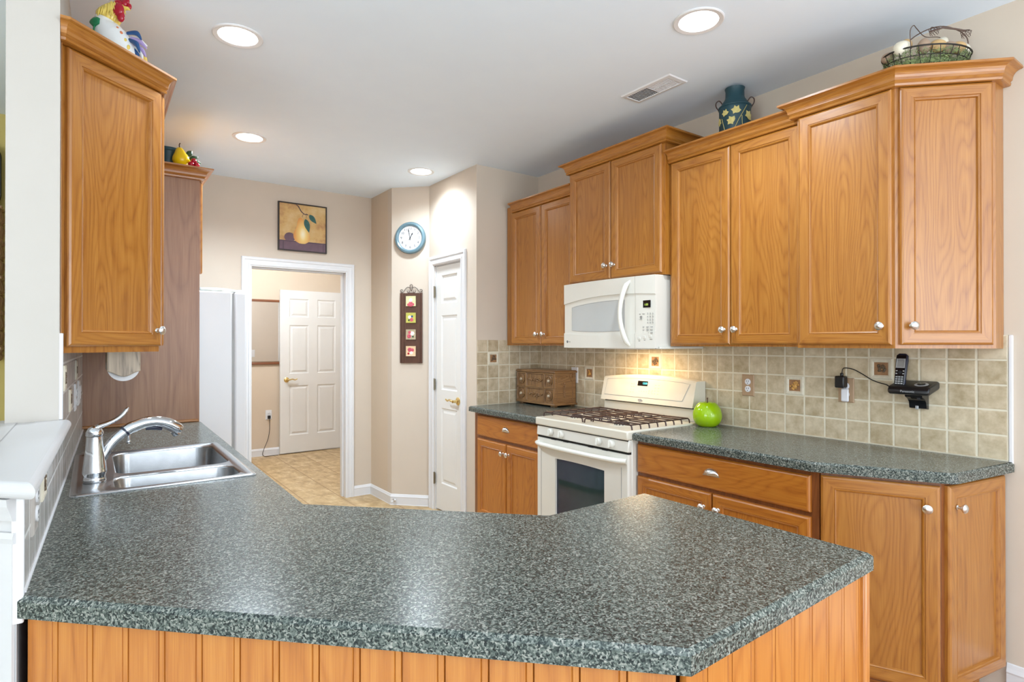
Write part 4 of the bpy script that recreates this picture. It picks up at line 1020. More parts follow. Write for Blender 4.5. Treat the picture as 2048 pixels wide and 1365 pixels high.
for u, y, w_ in ((.655, .041, .012), (.69, .045, .014), (.727, .050, .03)): b.box(u - w_ / 2, u + w_ / 2, y - .001, y + .001, bow(u) + .003, bow(u) + .0036)
b.build('printed_captions', 'ink', cpn)
b = MB(MWm @ Matrix.Translation((.040, .038, bow(.04) + .0032))); b.lathe([(.001, 0), (.0075, 0), (.0075, .0006), (.001, .0006)], (0, 0, 0), 24); lg = b.build('badge', 'ink', door_o)
b = MB(MWm @ Matrix.Translation((.040, .038, bow(.04) + .004))); b.text('GE', .008, depth=.0002); b.build('monogram', 'face', lg)
b = MB(MWm @ Matrix.Translation((.064, .0375, bow(.085) + .0036))); b.text('Profile', .0085, depth=.0002); b.build('lettering', 'ink2', door_o)
b = MB(); b.box(2.62, 2.70, 2.35, 2.65, 1.348, 1.353); b.build('lamp_lens', 'plug', t)
b = MB(); b.tube([(2.52, 2.15, 1.357), (2.515, 2.15, 1.357)], .003, 8); b.build('rivet', 'dark', t)
lt = area('cooktop_lamp', (2.72, 2.50, 1.345), (0, 0, 0), .10, .30, 2.2, (1, .72, .42))

# ------------------------------------------------------------------ ceiling lights, vent
def downlight(x, y, label, power, spread=150):
    t = thing('recessed_light', label, 'ceiling light', (x, y, HC - .004), 'recessed ceiling lights')
    b = MB(); b.lathe([(.078, -.0005), (.080, -.004), (.098, -.006), (.102, -.003), (.102, 0)], (x, y, HC), 48)
    # remove solid caps by making the ring only
    b.f = b.f[:-2]; b.uv = b.uv[:-96]; b.build('trim_ring', 'trim', t)
    b = MB(); b.lathe([(.078, -.0012), (.001, -.0016)], (x, y, HC), 40); b.f = b.f[:-2]; b.uv = b.uv[:-80]; b.build('lens', 'lamp', t)
    l = bpy.data.lights.new('downlight_lamp', 'SPOT'); l.energy = power; l.color = (.75, .885, 1); l.spot_size = math.radians(spread); l.spot_blend = .8; l.shadow_soft_size = .07
    o = bpy.data.objects.new('downlight_lamp', l); o.location = (x, y, HC - .02); COL.objects.link(o)
PW = 105
downlight(.517, 2.757, 'round recessed ceiling light at upper left, in front of the rooster', 42)
downlight(.834, 4.075, 'round recessed ceiling light near the pear picture end of the left side', 138)
downlight(2.082, 4.105, 'smallest recessed ceiling light, just in front of the pantry door', 46, 156)
downlight(2.041, 1.515, 'recessed ceiling light at upper right showing its bright inner lens', 52)
downlight(.6, .2, 'added unseen recessed light over the peninsula end nearest the camera', 16)  # extra downlight out of view, added for fill
t = thing('ceiling_vent', 'white rectangular metal air vent in the ceiling near the stove', 'vent', (2.395, 2.06, HC - .005))
VM = Matrix.Translation((2.395, 2.06, HC)) @ Matrix.Rotation(math.pi, 4, 'Y')
b = MB(VM); b.frame(-.072, .072, -.165, .165, [(0, 0), (.004, .006), (.022, .008), (.024, .003)], fill=False); b.build('frame', 'trim', t)
b = MB(VM); b.box(-.05, .05, -.143, .143, .0, .001); b.build('duct_opening', 'dark', t)
b = MB(VM)
for i in range(24):
    y = -.14 + i * .0122; tl = .005 if i < 12 else -.003
    b.grid([(-.05, y, .001), (.05, y, .001), (.05, y + tl, .006), (-.05, y + tl, .006), (-.05, y + .0015, .001), (.05, y + .0015, .001), (.05, y + tl + .0025, .006), (-.05, y + tl + .0025, .006)], [(0, 1, 2, 3), (7, 6, 5, 4), (3, 2, 6, 7), (0, 3, 7, 4), (1, 5, 6, 2)])
b.box(-.002, .002, -.143, .0, .003, .0065); b.box(-.05, .05, -.003, .003, .002, .007); b.build('louvres', 'trim', t)

# ------------------------------------------------------------------ interior doors
def panel_door(name, M4, w_, h_, cols, th=.035):
    """rows of raised panels; M4 at lower left of the front face, z out of the face"""
    b = MB(M4); st = .105 if len(cols) == 1 else .11
    if len(cols) == 1: st = .085
    rows = [(.22, .84), (.99, 1.60), (1.70, 1.93)] if h_ > 2 else [(.2, .8), (.95, 1.55), (1.65, 1.9)]
    prof = [(0, 0), (.010, -.009), (.022, -.009), (.040, -.002), (.042, -.002)]
    cx0, cells = 0, []
    n = len(cols)
    cw = (w_ - st * (n + 1)) / n
    xs = [(st + i * (cw + st), st + i * (cw + st) + cw) for i in range(n)]
    for side, zf in ((1, 0), (-1, -th)):
        def q(x0, x1, y0, y1):
            p = [(x0, y0, zf), (x1, y0, zf), (x1, y1, zf), (x0, y1, zf)]; b.face(p if side > 0 else p[::-1], (0, 1, 0))
        e = 0
        for a_, c_ in xs: q(e, a_, 0, h_); e = c_
        q(e, w_, 0, h_)
        for a_, c_ in xs:
            y = 0
            for r0, r1 in rows: q(a_, c_, y, r0); y = r1
            q(a_, c_, y, h_)
            for r0, r1 in rows:
                if side > 0: b.frame(a_, c_, r0, r1, prof)
                else: q(a_, c_, r0, r1)
    for (x, xx, y, yy) in ((0, 0, 0, h_), (w_, w_, 0, h_)): pass
    b.face([(0, 0, 0), (0, h_, 0), (0, h_, -th), (0, 0, -th)]); b.face([(w_, 0, 0), (w_, 0, -th), (w_, h_, -th), (w_, h_, 0)])
    b.face([(0, h_, 0), (w_, h_, 0), (w_, h_, -th), (0, h_, -th)]); b.face([(0, 0, 0), (0, 0, -th), (w_, 0, -th), (w_, 0, 0)])
    o = b.build(name, 'doorwhite', None, org=M4.translation, sharp=20); struct(o); return o
def lever(parent, M4, x, y, d):
    b = MB(M4); b.lathe([(.032, 0), (.032, .004), (.026, .009), (.012, .012), (.011, .045), (.012, .05)], (x, y, 0), 28)
    b.tube([(x, y, .045), (x + d * .03, y + .004, .048), (x + d * .06, y + .008, .046), (x + d * .09, y - .001, .045), (x + d * .112, y + .007, .045), (x + d * .118, y + .014, .045)], [.010, .009, .008, .007, .007, .004], 12, smooth=4)
    b.build('door_handle', 'brass', parent)
def hinge(parent, M4, x, y):
    b = MB(M4); b.box(x - .014, x + .014, y - .045, y + .045, .0, .003); b.tube([(x, y - .048, .006), (x, y + .048, .006)], .006, 10)
    b.build('hinge', 'pewter', parent)
LDM = FM((1.907, 7.560, .012), (0.053, -1)); d1 = panel_door('door_1', LDM, .815, 2.035, (0, 1))
lever(d1, LDM, .075, .915, 1)
for y in (.25, 1.02, 1.80): hinge(d1, LDM, .822, y)
PDM = FM((2.345, 4.342, .012), (-1, 0)); d2 = panel_door('door_2', PDM, .425, 2.008, (0,))
lever(d2, PDM, .357, .915, -1)
for y in (.25, 1.03, 1.80): hinge(d2, FM((2.335, 4.342, .012), (-1, 0)), -.008, y)

# ------------------------------------------------------------------ laundry mirror
t = thing('wall_mirror', 'frameless wall mirror between two wooden rails in the laundry room', 'mirror', (1.75, 7.615, 1.14))
b = MB(); b.box(1.25, 1.905, 7.608, 7.618, 1.16, 1.90); b.build('glass', 'mirror', t)
for z in (1.905, 1.135):
    b = MB(); b.box(1.24, 1.905, 7.595, 7.619, z - .014, z + .016, (1, 0, 0)); b.build('wooden_rail', 'oak_dark', t, bevel=.005)
ll = bpy.data.lights.new('laundry_fill_lamp', 'POINT'); ll.energy = 62; ll.color = (.88, .94, 1); ll.shadow_soft_size = .15  # added to light the laundry room; no such lamp in view
lo = bpy.data.objects.new('laundry_fill_lamp', ll); lo.location = (1.45, 6.4, 2.5); COL.objects.link(lo)
t = thing('added_fixture', 'added unseen round white fixture in the laundry room', 'ceiling light', (1.45, 6.4, 2.62))
b = MB(); b.lathe([(.001, -.09), (.08, -.08), (.14, -.04), (.15, 0)], (1.45, 6.4, HC), 32); b.build('diffuser', 'plug', t)
lo.location = (1.45, 6.4, 2.56)
# added unseen fill lamp in the dining room, lifts the ceiling
ll = bpy.data.lights.new('dining_fill_lamp', 'POINT'); ll.energy = 8; ll.color = (1, .93, .82); ll.shadow_soft_size = .2
lo = bpy.data.objects.new('dining_fill_lamp', ll); lo.location = (-1.6, 2.6, 2.2); ll.color = (1, .96, .9); COL.objects.link(lo)

# added fill lamp behind the camera to lift the ceiling, with an unseen pendant
ll = bpy.data.lights.new('ceiling_fill_lamp', 'POINT'); ll.energy = 24; ll.color = (.92, .96, 1); ll.shadow_soft_size = .14
lo = bpy.data.objects.new('ceiling_fill_lamp', ll); lo.location = (1.3, -1.6, 1.95); COL.objects.link(lo)
t = thing('added_pendant', 'added unseen pendant for the fill lamp behind the camera', 'pendant lamp', (1.3, -1.6, 2.0))
b = MB(); b.tube([(1.3, -1.6, 2.14), (1.3, -1.6, HC)], .006, 8); b.build('rod', 'nickel', t)
b = MB(); b.lathe([(.03, 2.10), (.05, 2.13), (.02, 2.15)], (1.3, -1.6, 0), 20); b.build('socket_cap', 'nickel', t)

# ------------------------------------------------------------------ clock
CN = (-.714, -.70)
KM = FM((2.222, 4.566, 2.281), CN)
t = thing('wall_clock', 'round wall clock with pale blue rim above the brown floral plaque', 'clock', (2.222, 4.566, 2.15))
b = MB(KM); b.lathe([(.128, 0), (.136, .010), (.137, .022), (.130, .036), (.116, .040), (.106, .034), (.102, .024)], (0, 0, 0), 64); b.f = b.f[:-2]; b.uv = b.uv[:-128]; b.build('rim', 'blue', t)
b = MB(KM); b.lathe([(.104, .020), (.104, .022)], (0, 0, 0), 48); b.build('dial', 'face', t)
b = MB(KM)
for k in range(1, 13):
    a = math.radians(90 - 30 * k); b.text(str(k), .030, (.080 * math.cos(a), .080 * math.sin(a), .0226), .0003)
for k in range(60):
    a = math.radians(6 * k); b.box(.0975 * math.cos(a) - .0006, .0975 * math.cos(a) + .0006, .0975 * math.sin(a) - .0006, .0975 * math.sin(a) + .0006, .0222, .0228)
b.build('numerals', 'ink', t)
def hand(name, ang, ln, w_):
    b = MB(KM @ Matrix.Rotation(math.radians(-ang), 4, 'Z'))
    z0, z1 = (.0245, .0255) if name == 'hour_hand' else (.026, .027)
    pts = [(-w_ * .4, -.02), (w_ * .4, -.02), (w_ * .5, ln * .55), (w_, ln * .68), (0, ln), (-w_, ln * .68), (-w_ * .5, ln * .55)]; n = len(pts)
    b.grid([(x, y, z) for z in (z0, z1) for x, y in pts], [tuple(range(n))[::-1], tuple(range(n, 2 * n))] + [(k, (k + 1) % n, n + (k + 1) % n, n + k) for k in range(n)])
    b.build(name, 'ink', t)
hand('hour_hand', 29, .052, .006); hand('minute_hand', 348, .088, .004)
b = MB(KM); b.lathe([(.004, .022), (.004, .029)], (0, 0, 0), 16); b.build('hub', 'ink', t)
b = MB(KM @ Matrix.Translation((0, .042, .0226))); b.text('· · ·', .008, depth=.0002) ; 

# ------------------------------------------------------------------ floral plaque
PM = FM((2.2255, 4.5625, 1.214), CN)
t = thing('floral_plaque', 'tall dark brown wooden plaque with four small floral squares and iron scroll', 'wall decoration', (2.2255, 4.5625, 1.21))
b = MB(PM); b.box(-.098, .098, 0, .598, .002, .014, (0, 1, 0))
for x in (-.072, .072): b.box(x - .010, x + .010, .006, .592, .014, .019)
b.box(-.098, -.09, 0, .598, .014, .017); b.box(.09, .098, 0, .598, .014, .017); b.build('board', 'brownboard', t, bevel=.003)
FL = [('sq1', [(0, -.026, .022, 'pinkf'), (-.02, -.03, .012, 'pinkf'), (.02, -.028, .012, 'pinkf'), (.0, .01, .016, 'whitef')]),
      ('sq2', [(.008, -.016, .016, 'pinkf'), (-.01, .006, .014, 'whitef'), (.012, .012, .009, 'bluef'), (-.016, -.02, .008, 'leaf')]),
      ('sq3', [(-.014, -.014, .018, 'pinkf'), (.014, .008, .018, 'whitef'), (-.01, .018, .013, 'pinkf'), (.02, -.018, .008, 'leaf')]),
      ('sq4', [(-.008, .012, .019, 'pinkf'), (.016, .010, .014, 'pinkf'), (.006, -.014, .014, 'whitef'), (-.02, -.02, .009, 'red')])]
for i, (m_, fl) in enumerate(FL):
    y = .598 - .080 - i * .142 + .01
    b = MB(PM); b.frame(-.043, .043, y - .043, y + .043, [(0, .014), (0, .022), (.003, .024), (.005, .023)]); sq = b.build('floral_square', m_, t)
    for x, yy, r, fm in fl:
        b = MB(PM)
        for k in range(6):
            a = k * math.pi / 3 + i; b.lathe([(r * .55, .0232), (r * .5, .0238), (.0005, .0240)], (x + r * .5 * math.cos(a), y + yy + r * .5 * math.sin(a), k * .00006), 12)
        b.build('painted_flower', fm, sq)
b = MB(PM); Z = .008
def spiral(cx_, cy_, r0, r1, a0, a1, n=20): return [(cx_ + (r0 + (r1 - r0) * i / n) * math.cos(math.radians(a0 + (a1 - a0) * i / n)), cy_ + (r0 + (r1 - r0) * i / n) * math.sin(math.radians(a0 + (a1 - a0) * i / n)), Z) for i in range(n + 1)]
for s_ in (-1, 1):
    m = lambda P: [(s_ * x, y, z) for x, y, z in P]
    b.tube(m(spiral(.088, .616, .005, .014, 200, 520)), .0022, 6)
    b.tube(m([(.095, .604, Z), (.082, .600, Z), (.066, .614, Z), (.050, .636, Z), (.030, .648, Z), (.010, .638, Z), (.002, .612, Z)]), .0022, 6, smooth=5)
    b.tube(m(spiral(.024, .612, .004, .014, 60, 400)), .0022, 6)
b.tube([(x * .8, y, z) for x, y, z in spiral(0, .656, .015, .015, 0, 360, 20)], .0022, 6); b.tube([(-.03, .600, Z), (.03, .600, Z)], .0022, 6)
b.build('iron_scroll', 'iron', t)

# ------------------------------------------------------------------ pear picture
QM = FM((1.273, 5.14, 2.168), (0, -1)); PW_, PH_ = .409, .410
t = thing('framed_picture', 'square framed painting of a pear above the laundry doorway', 'picture', (1.4775, 5.13, 2.168))
b = MB(QM); b.frame(0, PW_, 0, PH_, [(0, 0), (0, .022), (.010, .022), (.010, .014)], fill=False, back=0); b.build('frame', 'frame', t)
b = MB(QM); b.box(.009, PW_ - .009, .009, PH_ - .009, .001, .015); cv = b.build('canvas', 'canvas', t)
def flat(pts, z, name, mat, n_=None):
    b = MB(QM); n = len(pts); b.grid([(x, y, zz) for zz in (z - .0004, z) for x, y in pts], [tuple(range(n))[::-1], tuple(range(n, 2 * n))] + [(k, (k + 1) % n, n + (k + 1) % n, n + k) for k in range(n)]); return b.build(name, mat, cv)
flat([(.010, .010), (PW_ - .010, .010), (PW_ - .010, .088), (.010, .088)], .0155, 'painted_table', 'plum')
flat([(.010, .080), (PW_ - .010, .080), (PW_ - .010, .0835), (.010, .0835)], .0159, 'painted_line', 'plumline')
flat([(.04, .012), (.044, .012), (.044, .078), (.04, .078)], .0159, 'painted_line', 'plumline'); flat([(.376, .012), (.38, .012), (.38, .078), (.376, .078)], .0159, 'painted_line', 'plumline')
flat([(.095 + .045 * math.cos(a), .115 + .04 * math.sin(a)) for a in [i * 2 * math.pi / 24 for i in range(24)]], .0157, 'painted_shade', 'plum')
half = [(0, .068), (.025, .070), (.052, .085), (.068, .112), (.070, .140), (.060, .170), (.044, .195), (.034, .225), (.028, .255), (.020, .278), (.008, .290), (0, .291)]
tilt = lambda x, y: (.193 + x + (y - .15) * -.06, y)
flat([tilt(x, y) for x, y in half] + [tilt(-x, y) for x, y in half[::-1][1:-1]], .0162, 'painted_pear', 'pearpaint')
def leafpts(x, y, ang, l, w_):
    o = []
    for i in range(11): s_ = i / 10; o.append((s_ * l, w_ * math.sin(math.pi * s_ ** .75)))
    o += [(p, -q) for p, q in o[::-1][1:-1]]
    c, s_ = math.cos(math.radians(ang)), math.sin(math.radians(ang)); return [(x + p * c - q * s_, y + p * s_ + q * c) for p, q in o]
flat(leafpts(.225, .285, -75, .12, .024), .0168, 'painted_leaf', 'tealleaf'); flat(leafpts(.258, .325, -50, .095, .022), .0168, 'painted_leaf', 'tealleaf')
b = MB(QM); b.tube([(.145, .398, .016), (.165, .385, .0165), (.19, .345, .0165), (.218, .324, .0165), (.235, .326, .0165), (.248, .320, .0165)], [.002, .004, .004, .003, .004, .003], 8, .3, smooth=5)
b.tube([(.218, .324, .0165), (.203, .318, .0165), (.198, .295, .0165)], .0014, 6, .5, smooth=5); b.tube([(.222, .324, .0165), (.232, .315, .0165), (.230, .288, .0165)], .0014, 6, .5, smooth=5); b.build('painted_branch', 'plumline', cv)

# ------------------------------------------------------------------ carved box, apple
t = thing('carved_wooden_box', 'small carved brown wooden chest with ornate drawer fronts on the corner counter', 'box', (2.80, 3.44, CT))
cx0, cx1, cy0, cy1 = 2.695, 2.898, 3.225, 3.668; z0 = CT + .016; z1 = 1.168
b = MB(); b.box(cx0, cx1, cy0, cy1, z0, z1, (0, 1, 0)); b.build('case', 'walnut', t, bevel=.003)
b = MB(); b.box(cx0 - .012, cx1 + .004, cy0 - .012, cy1 + .01, z0 - .004, z0 + .010, (0, 1, 0)); b.build('base_moulding', 'walnut', t, bevel=.004)
b = MB(); b.box(cx0 - .010, cx1 + .004, cy0 - .012, cy1 + .01, z1, z1 + .012, (0, 1, 0)); b.box(cx0 - .004, cx1, cy0 - .006, cy1 + .004, z1 + .012, z1 + .018, (0, 1, 0)); b.build('top', 'walnut', t, bevel=.004)
for x in (cx0 + .02, cx1 - .02):
    for y in (cy0 + .03, cy1 - .04): b = MB(); b.box(x - .018, x + .018, y - .02, y + .02, CT, z0 - .003); b.build('foot', 'walnut', t, bevel=.003)
BM = FM((cx0, cy1, z0 + .010), (-1, 0)); WW = cy1 - cy0; HH = (z1 - z0 - .012) / 2
xsb = [0, .115, .335, WW]
for r in range(2):
    yb = r * HH
    b = MB(BM)
    for a_, c_ in zip(xsb, xsb[1:]): b.frame(a_ + .001, c_ - .001, yb + .001, yb + HH - .001, [(0, 0), (0, .012), (.007, .012), (.010, .002)])
    dr = b.build('drawer', 'walnut', t)
    for u in (.0575, (xsb[2] + WW) / 2):
        b = MB(BM); b.lathe([(.034, .004), (.034, .008), (.030, .010), (.027, .006), (.022, .006), (.020, .011), (.013, .012), (.012, .007)], (u, yb + HH / 2, 0), 28); b.build('rosette', 'walnut', dr)
        b = MB(BM); b.lathe([(.011, .006), (.010, .016), (.008, .019), (.001, .020)], (u, yb + HH / 2, 0), 18); b.build('knob', 'old_oak', dr)
    b = MB(BM); rr = random.Random(r)
    for i in range(26):
        s_ = rr.uniform(-1, 1); b.sphere((.225 + s_ * .075, yb + HH / 2 + rr.uniform(-1, 1) * .018 * (1 - abs(s_) * .7), .006), (.006 + rr.random() * .004, .005, .006), 8)
    for s_ in (-1, 1): b.tube([(.225 + s_ * .01, yb + HH / 2, .006), (.225 + s_ * .04, yb + HH / 2 + .01, .006), (.225 + s_ * .07, yb + HH / 2 - .004, .006), (.225 + s_ * .085, yb + HH / 2 + .008, .006)], .003, 6)
    b.build('carving', 'walnut', dr)
SM = FM((cx0, cy0, z0 + .010), (0, -1)); SW = cx1 - cx0
b = MB(SM)
rim = [(.022, .015)] + [(.022 + (SW - .055) * i / 8, .015 - .006 * math.sin(math.pi * i / 8)) for i in range(1, 9)] + [(SW - .033, .15), (SW - .05, .17), (SW - .055, .19)] + [(SW - .075 - (SW - .1) * i / 6, .195 - .012 * math.sin(math.pi * i / 6)) for i in range(0, 7)]
b.tube([(x, y, .001) for x, y in rim], .0035, 6, closed=True)
b.lathe([(.022, 0), (.022, .005), (.016, .007), (.012, .004), (.010, .012), (.001, .014)], (SW - .035, .20, 0), 24)
rr = random.Random(5)
for i in range(24):
    s_ = rr.uniform(-1, 1); b.sphere((.09 + rr.uniform(-1, 1) * .014 * (1 - abs(s_) * .8), .10 + s_ * .05, .003), (.005, .006, .005), 8)
b.build('side_carving', 'walnut', t)
t = thing('decorative_apple', 'oversized glossy green apple on the counter right of the stove', 'apple', (2.79, 2.016, CT))
b = MB(); R_ = .0765; prof = []
for i in range(33):
    a = math.pi * i / 32; r = R_ * (1.02 * math.sin(a) ** .9) * (1 + .10 * math.cos(a) * -1 * -1); h = -math.cos(a) * R_ * 1.02
    if a < .5: h += .018 * (1 - a / .5)
    if a > 2.55: h -= .022 * (a - 2.55) / .59
    prof.append((max(r, .0006), h))
hm = min(h for _, h in prof)
b.lathe([(r, h - hm) for r, h in prof], (2.79, 2.016, CT), 40); b.build('fruit', 'apple', t, sharp=80)
b = MB(); b.tube([(2.79, 2.016, CT + .128), (2.792, 2.016, CT + .145), (2.795, 2.019, CT + .158)], [.003, .003, .004], 8); b.build('stalk', 'stem', t)

# ------------------------------------------------------------------ on top of cabinets: milk can
VO = V((2.72, 1.795, 2.441))
t = thing('milk_can', 'dark teal painted milk can with gold ivy leaves on the oak cabinet', 'milk can', VO)
b = MB(); b.lathe([(.076, 0), (.078, .004), (.078, .15), (.080, .165), (.076, .172), (.050, .212), (.047, .222), (.046, .255), (.050, .268), (.047, .268), (.042, .255)], VO, 40); b.build('body', 'teal', t, sharp=40)
b = MB(); b.lathe([(.078, .160), (.0825, .164), (.0825, .170), (.077, .174)], VO, 40); b.lathe([(.078, .02), (.081, .023), (.081, .03), (.078, .033)], VO, 40); b.build('band', 'teal', t)
Ru = V((.812, -.584, 0)); Nn = V((-.584 - .1, -.812, 0)).normalized()
VMx = FM(VO, (-.82, -.57))
for s_ in (-1, 1):
    b = MB(VMx); b.tube([(s_ * .080, .165, 0), (s_ * .092, .185, 0), (s_ * .092, .205, 0), (s_ * .078, .215, 0), (s_ * .064, .20, 0), (s_ * .060, .188, 0)], .0028, 8, smooth=5); b.build('handle', 'iron', t)
def ivy(th, y, s_, rot, k):
    pts = [(q[0] * 1.12, q[1] * 1.12) for q in ((0, -.72), (.45, -.72), (1, -.35), (.66, .08), (.72, .78), (.22, .55), (-.12, 1), (-.42, .5), (-1, .38), (-.72, -.12), (-.75, -.7), (-.3, -.6))]
    b = MB(VMx); R_ = .0795; vs = [(0, 0)] + [(x * math.cos(rot) - y_ * math.sin(rot), x * math.sin(rot) + y_ * math.cos(rot)) for x, y_ in pts]
    P3 = []
    for lay in (0, .0018):
        for i, (x, y_) in enumerate(vs):
            a = th + x * s_ / R_; r = R_ + lay + (.003 if i == 0 else .0005); P3.append((r * math.sin(a), y + y_ * s_, r * math.cos(a)))
    n = len(vs); fs = [(n, n + i, n + i % (n - 1) + 1) for i in range(1, n)] + [(i, n + i, n + i % (n - 1) + 1, i % (n - 1) + 1) for i in range(1, n)]
    b.grid(P3, fs); b.build('leaf', 'goldleaf', t)
for a, y, s_, r in ((-.65, .125, .017, .4), (.05, .130, .021, .2), (-.25, .080, .021, 1.2), (.95, .105, .024, -.5), (-1.2, .09, .018, 2)): ivy(a, y, s_, r, 0)
b = MB(VMx)
for pts in ([(.75, .155), (.45, .115), (.2, .08), (0, .045), (-.2, .03)], [(-.9, .10), (-.75, .06), (-.65, .03)], [(.4, .1), (.42, .06), (.5, .03)]):
    b.tube([(.0815 * math.sin(a), y, .0815 * math.cos(a)) for a, y in pts], .0013, 6)
b.build('vine_stem', 'goldleaf', t)

# egg basket
BO = V((2.752, .946, 2.456)); dd_ = V((1, -1, 0)).normalized(); nn_ = V((1, 1, 0)).normalized()
ue = V((.85, -.53, 0)).normalized(); ve = V((-ue.y, ue.x, 0))
BMx = Matrix(((ue.x, ve.x, 0, BO.x), (ue.y, ve.y, 0, BO.y), (0, 0, 1, BO.z), (0, 0, 0, 1)))
t = thing('wire_basket', 'oval dark wire egg basket with looping twig handles on the end cabinet', 'basket', BO)
ell = lambda a, A, B, z: (A * math.cos(a), B * math.sin(a), z)
NA = 36
b = MB(BMx)
for A, B, z, r in ((.172, .108, .090, .0032), (.160, .098, .058, .0018), (.148, .088, .028, .0018), (.140, .082, .003, .003)): b.tube([ell(2 * math.pi * i / NA, A, B, z) for i in range(NA)], r, 6, closed=True)
for k in range(26):
    a = 2 * math.pi * k / 26; j = .05 * math.sin(k * 3.1); b.tube([ell(a + j, .141, .083, .002), ell(a, .155, .094, .042), ell(a - j, .172, .108, .091)], .0014, 5)
b.build('wire_frame', 'wire', t)
b = MB(BMx); b.tube([(-.06, .09, .09), (-.045, .06, .165), (.0, .03, .205), (.06, .0, .218), (.115, -.02, .195), (.150, -.03, .155), (.160, -.02, .09)], .0022, 6, smooth=6)
b.tube([(-.12, -.07, .085), (-.115, -.06, .16), (-.085, -.04, .195), (-.04, 0, .205), (.02, .03, .19), (.09, .04, .195), (.13, .05, .17), (.14, .05, .10)], .0016, 6, smooth=6)
b.build('twig_handle', 'vine', t)
b = MB(BMx)
for (x, y) in ((-.04, -.09), (.10, -.08)):
    for k in range(10):
        a = k * .63; b.tube([(x + .014 * math.cos(a), y + .014 * math.sin(a), .135), (x + .020 * math.cos(a + 1), y + .016 * math.sin(a + 1), .155), (x + .006 * math.cos(a + 2.4 * k), y + .006, .166)], .0011, 5)
b.tube([(-.05, -.08, .15), (.0, -.085, .165), (.05, -.085, .162), (.10, -.08, .158)], .0035, 6); b.build('twig_binding', 'vine', t)
# moss filling: stuff
b = MB(BMx); rr = random.Random(3)
b.lathe([(.10, .008), (.128, .014), (.136, .034), (.142, .050), (.12, .058), (.001, .060)], (0, 0, 0), 30, sy=.60)
for i in range(4200):
    a = rr.random() * 6.283; z = rr.uniform(.006, .084); f = .93 + .08 * z / .08
    q = V(ell(a, .158 * f, .096 * f, z)) if rr.random() < .7 else V(ell(a, .15 * rr.random(), .09 * rr.random(), .062))
    d = V((rr.uniform(-1, 1), rr.uniform(-1, 1), rr.uniform(-.8, .9))).normalized() * .014; w_ = V((rr.uniform(-1, 1), rr.uniform(-1, 1), rr.uniform(-1, 1))).normalized() * .0016
    b.grid([q - w_, q + w_, q + d + w_ * .4, q + d - w_ * .4], [(0, 1, 2, 3)])
tag(b.build('moss', 'moss', None, org=BO + V((0, 0, .01))), 'shredded green moss filling the wire egg basket', 'moss', kind='stuff')
EG = [(-.130, -.035, .125, 'egg1', 'big cream egg at the left front of the wire basket', (1, .2, .5), .036), (-.085, .0, .155, 'egg2', 'tan egg raised at the back left of the basket', (.3, .3, 1), .028),
      (-.055, -.055, .125, 'egg3', 'upright grey brown egg behind the left twig knot', (.1, 0, 1), .030), (.005, -.055, .128, 'egg2', 'tan egg at the middle front of the basket', (1, 0, .1), .032),
      (.055, -.010, .158, 'egg1', 'cream egg standing highest in the middle of the basket', (.5, 0, .8), .032), (.050, -.060, .120, 'egg3', 'grey brown egg beneath the highest cream egg', (1, .1, 0), .030),
      (.098, -.045, .130, 'egg2', 'mottled tan egg right of centre in the basket', (1, 0, .2), .030), (.142, -.022, .128, 'egg1', 'whitish egg at the right end of the basket', (.2, 0, 1), .030),
      (.118, .03, .145, 'egg2', 'small yellow tan egg peeking out at the back right', (.6, .2, .5), .026), (-.15, .02, .110, 'egg3', 'brown egg low at the far left rim of the basket', (.2, 1, .3), .028)]
for x, y, z, m_, lb, ax, r in EG:
    z -= .020; c = BMx @ V((x, y, z)); a3 = V(ax).normalized(); b = MB(BMx); pr = []
    for i in range(17): a = math.pi * i / 16; pr.append((max(r * .78 * math.sin(a) * (1 - .12 * math.cos(a) * -1), .0005), -math.cos(a) * r * 1.05))
    b.lathe(pr, (x, y, z), 22, ax=ax); tag(b.build('egg', m_, None, org=c, sharp=80), lb, 'egg', 'eggs in the wire basket')

# rooster on the left cabinet
RO = V((.085, 2.66, 2.441)); RM = FM(RO, (-.584, -.812))
t = thing('ceramic_rooster', 'glazed white ceramic rooster with yellow neck and red comb on the left cabinet', 'figurine', RO)
b = MB(RM); b.tube([(.060, .0, 0), (.040, .025, 0), (.010, .055, 0), (-.020, .088, 0), (-.040, .12, 0), (-.046, .15, 0), (-.034, .178, 0), (-.008, .197, 0), (.012, .198, 0)], [.020, .036, .050, .055, .050, .042, .035, .029, .014], 28, 1.0, upv=(0, 0, 1), smooth=4); b.lathe([(.055, 0), (.057, .015), (.050, .04)], (-.012, 0, 0), 30, ax=(0, 1, 0)); b.build('body', 'glazew', t, sharp=80)
b = MB(RM); rr = random.Random(9)
b.tube([(-.050, .150, 0), (-.042, .170, 0), (-.030, .184, 0), (-.008, .199, 0), (.004, .201, 0)], [.030, .0415, .0385, .032, .020], 24, 1.0, upv=(0, 0, 1), smooth=4)
for i in range(130):
    s_ = rr.random(); a = rr.uniform(-1.5, 1.9)
    c = V((-.038, .165, 0)).lerp(V((.004, .205, 0)), s_); r = .046 - .016 * s_
    q = c + V((math.sin(a) * -r * .8, r * .35 * math.cos(a), math.cos(a) * r))
    dr = V((-.1 + .5 * s_, -.85, .15 * math.cos(a))).normalized() * .022; q = q * .93 + c * .07
    b.tube([q - dr * .5, q, q + dr], [.0015, .0036, .0008], 6)
b.build('neck_feathers', 'yellow', t, sharp=80)
b = MB(RM); b.sphere((.004, .216, .012), (.018, .018, .012)); b.sphere((.022, .224, .006), (.014, .014, .009)); b.sphere((-.002, .236, 0), (.012, .013, .007)); b.sphere((.014, .243, 0), (.010, .013, .006)); b.sphere((.030, .236, 0), (.009, .012, .006)); b.sphere((.038, .216, 0), (.009, .012, .006)); b.build('comb', 'red', t)
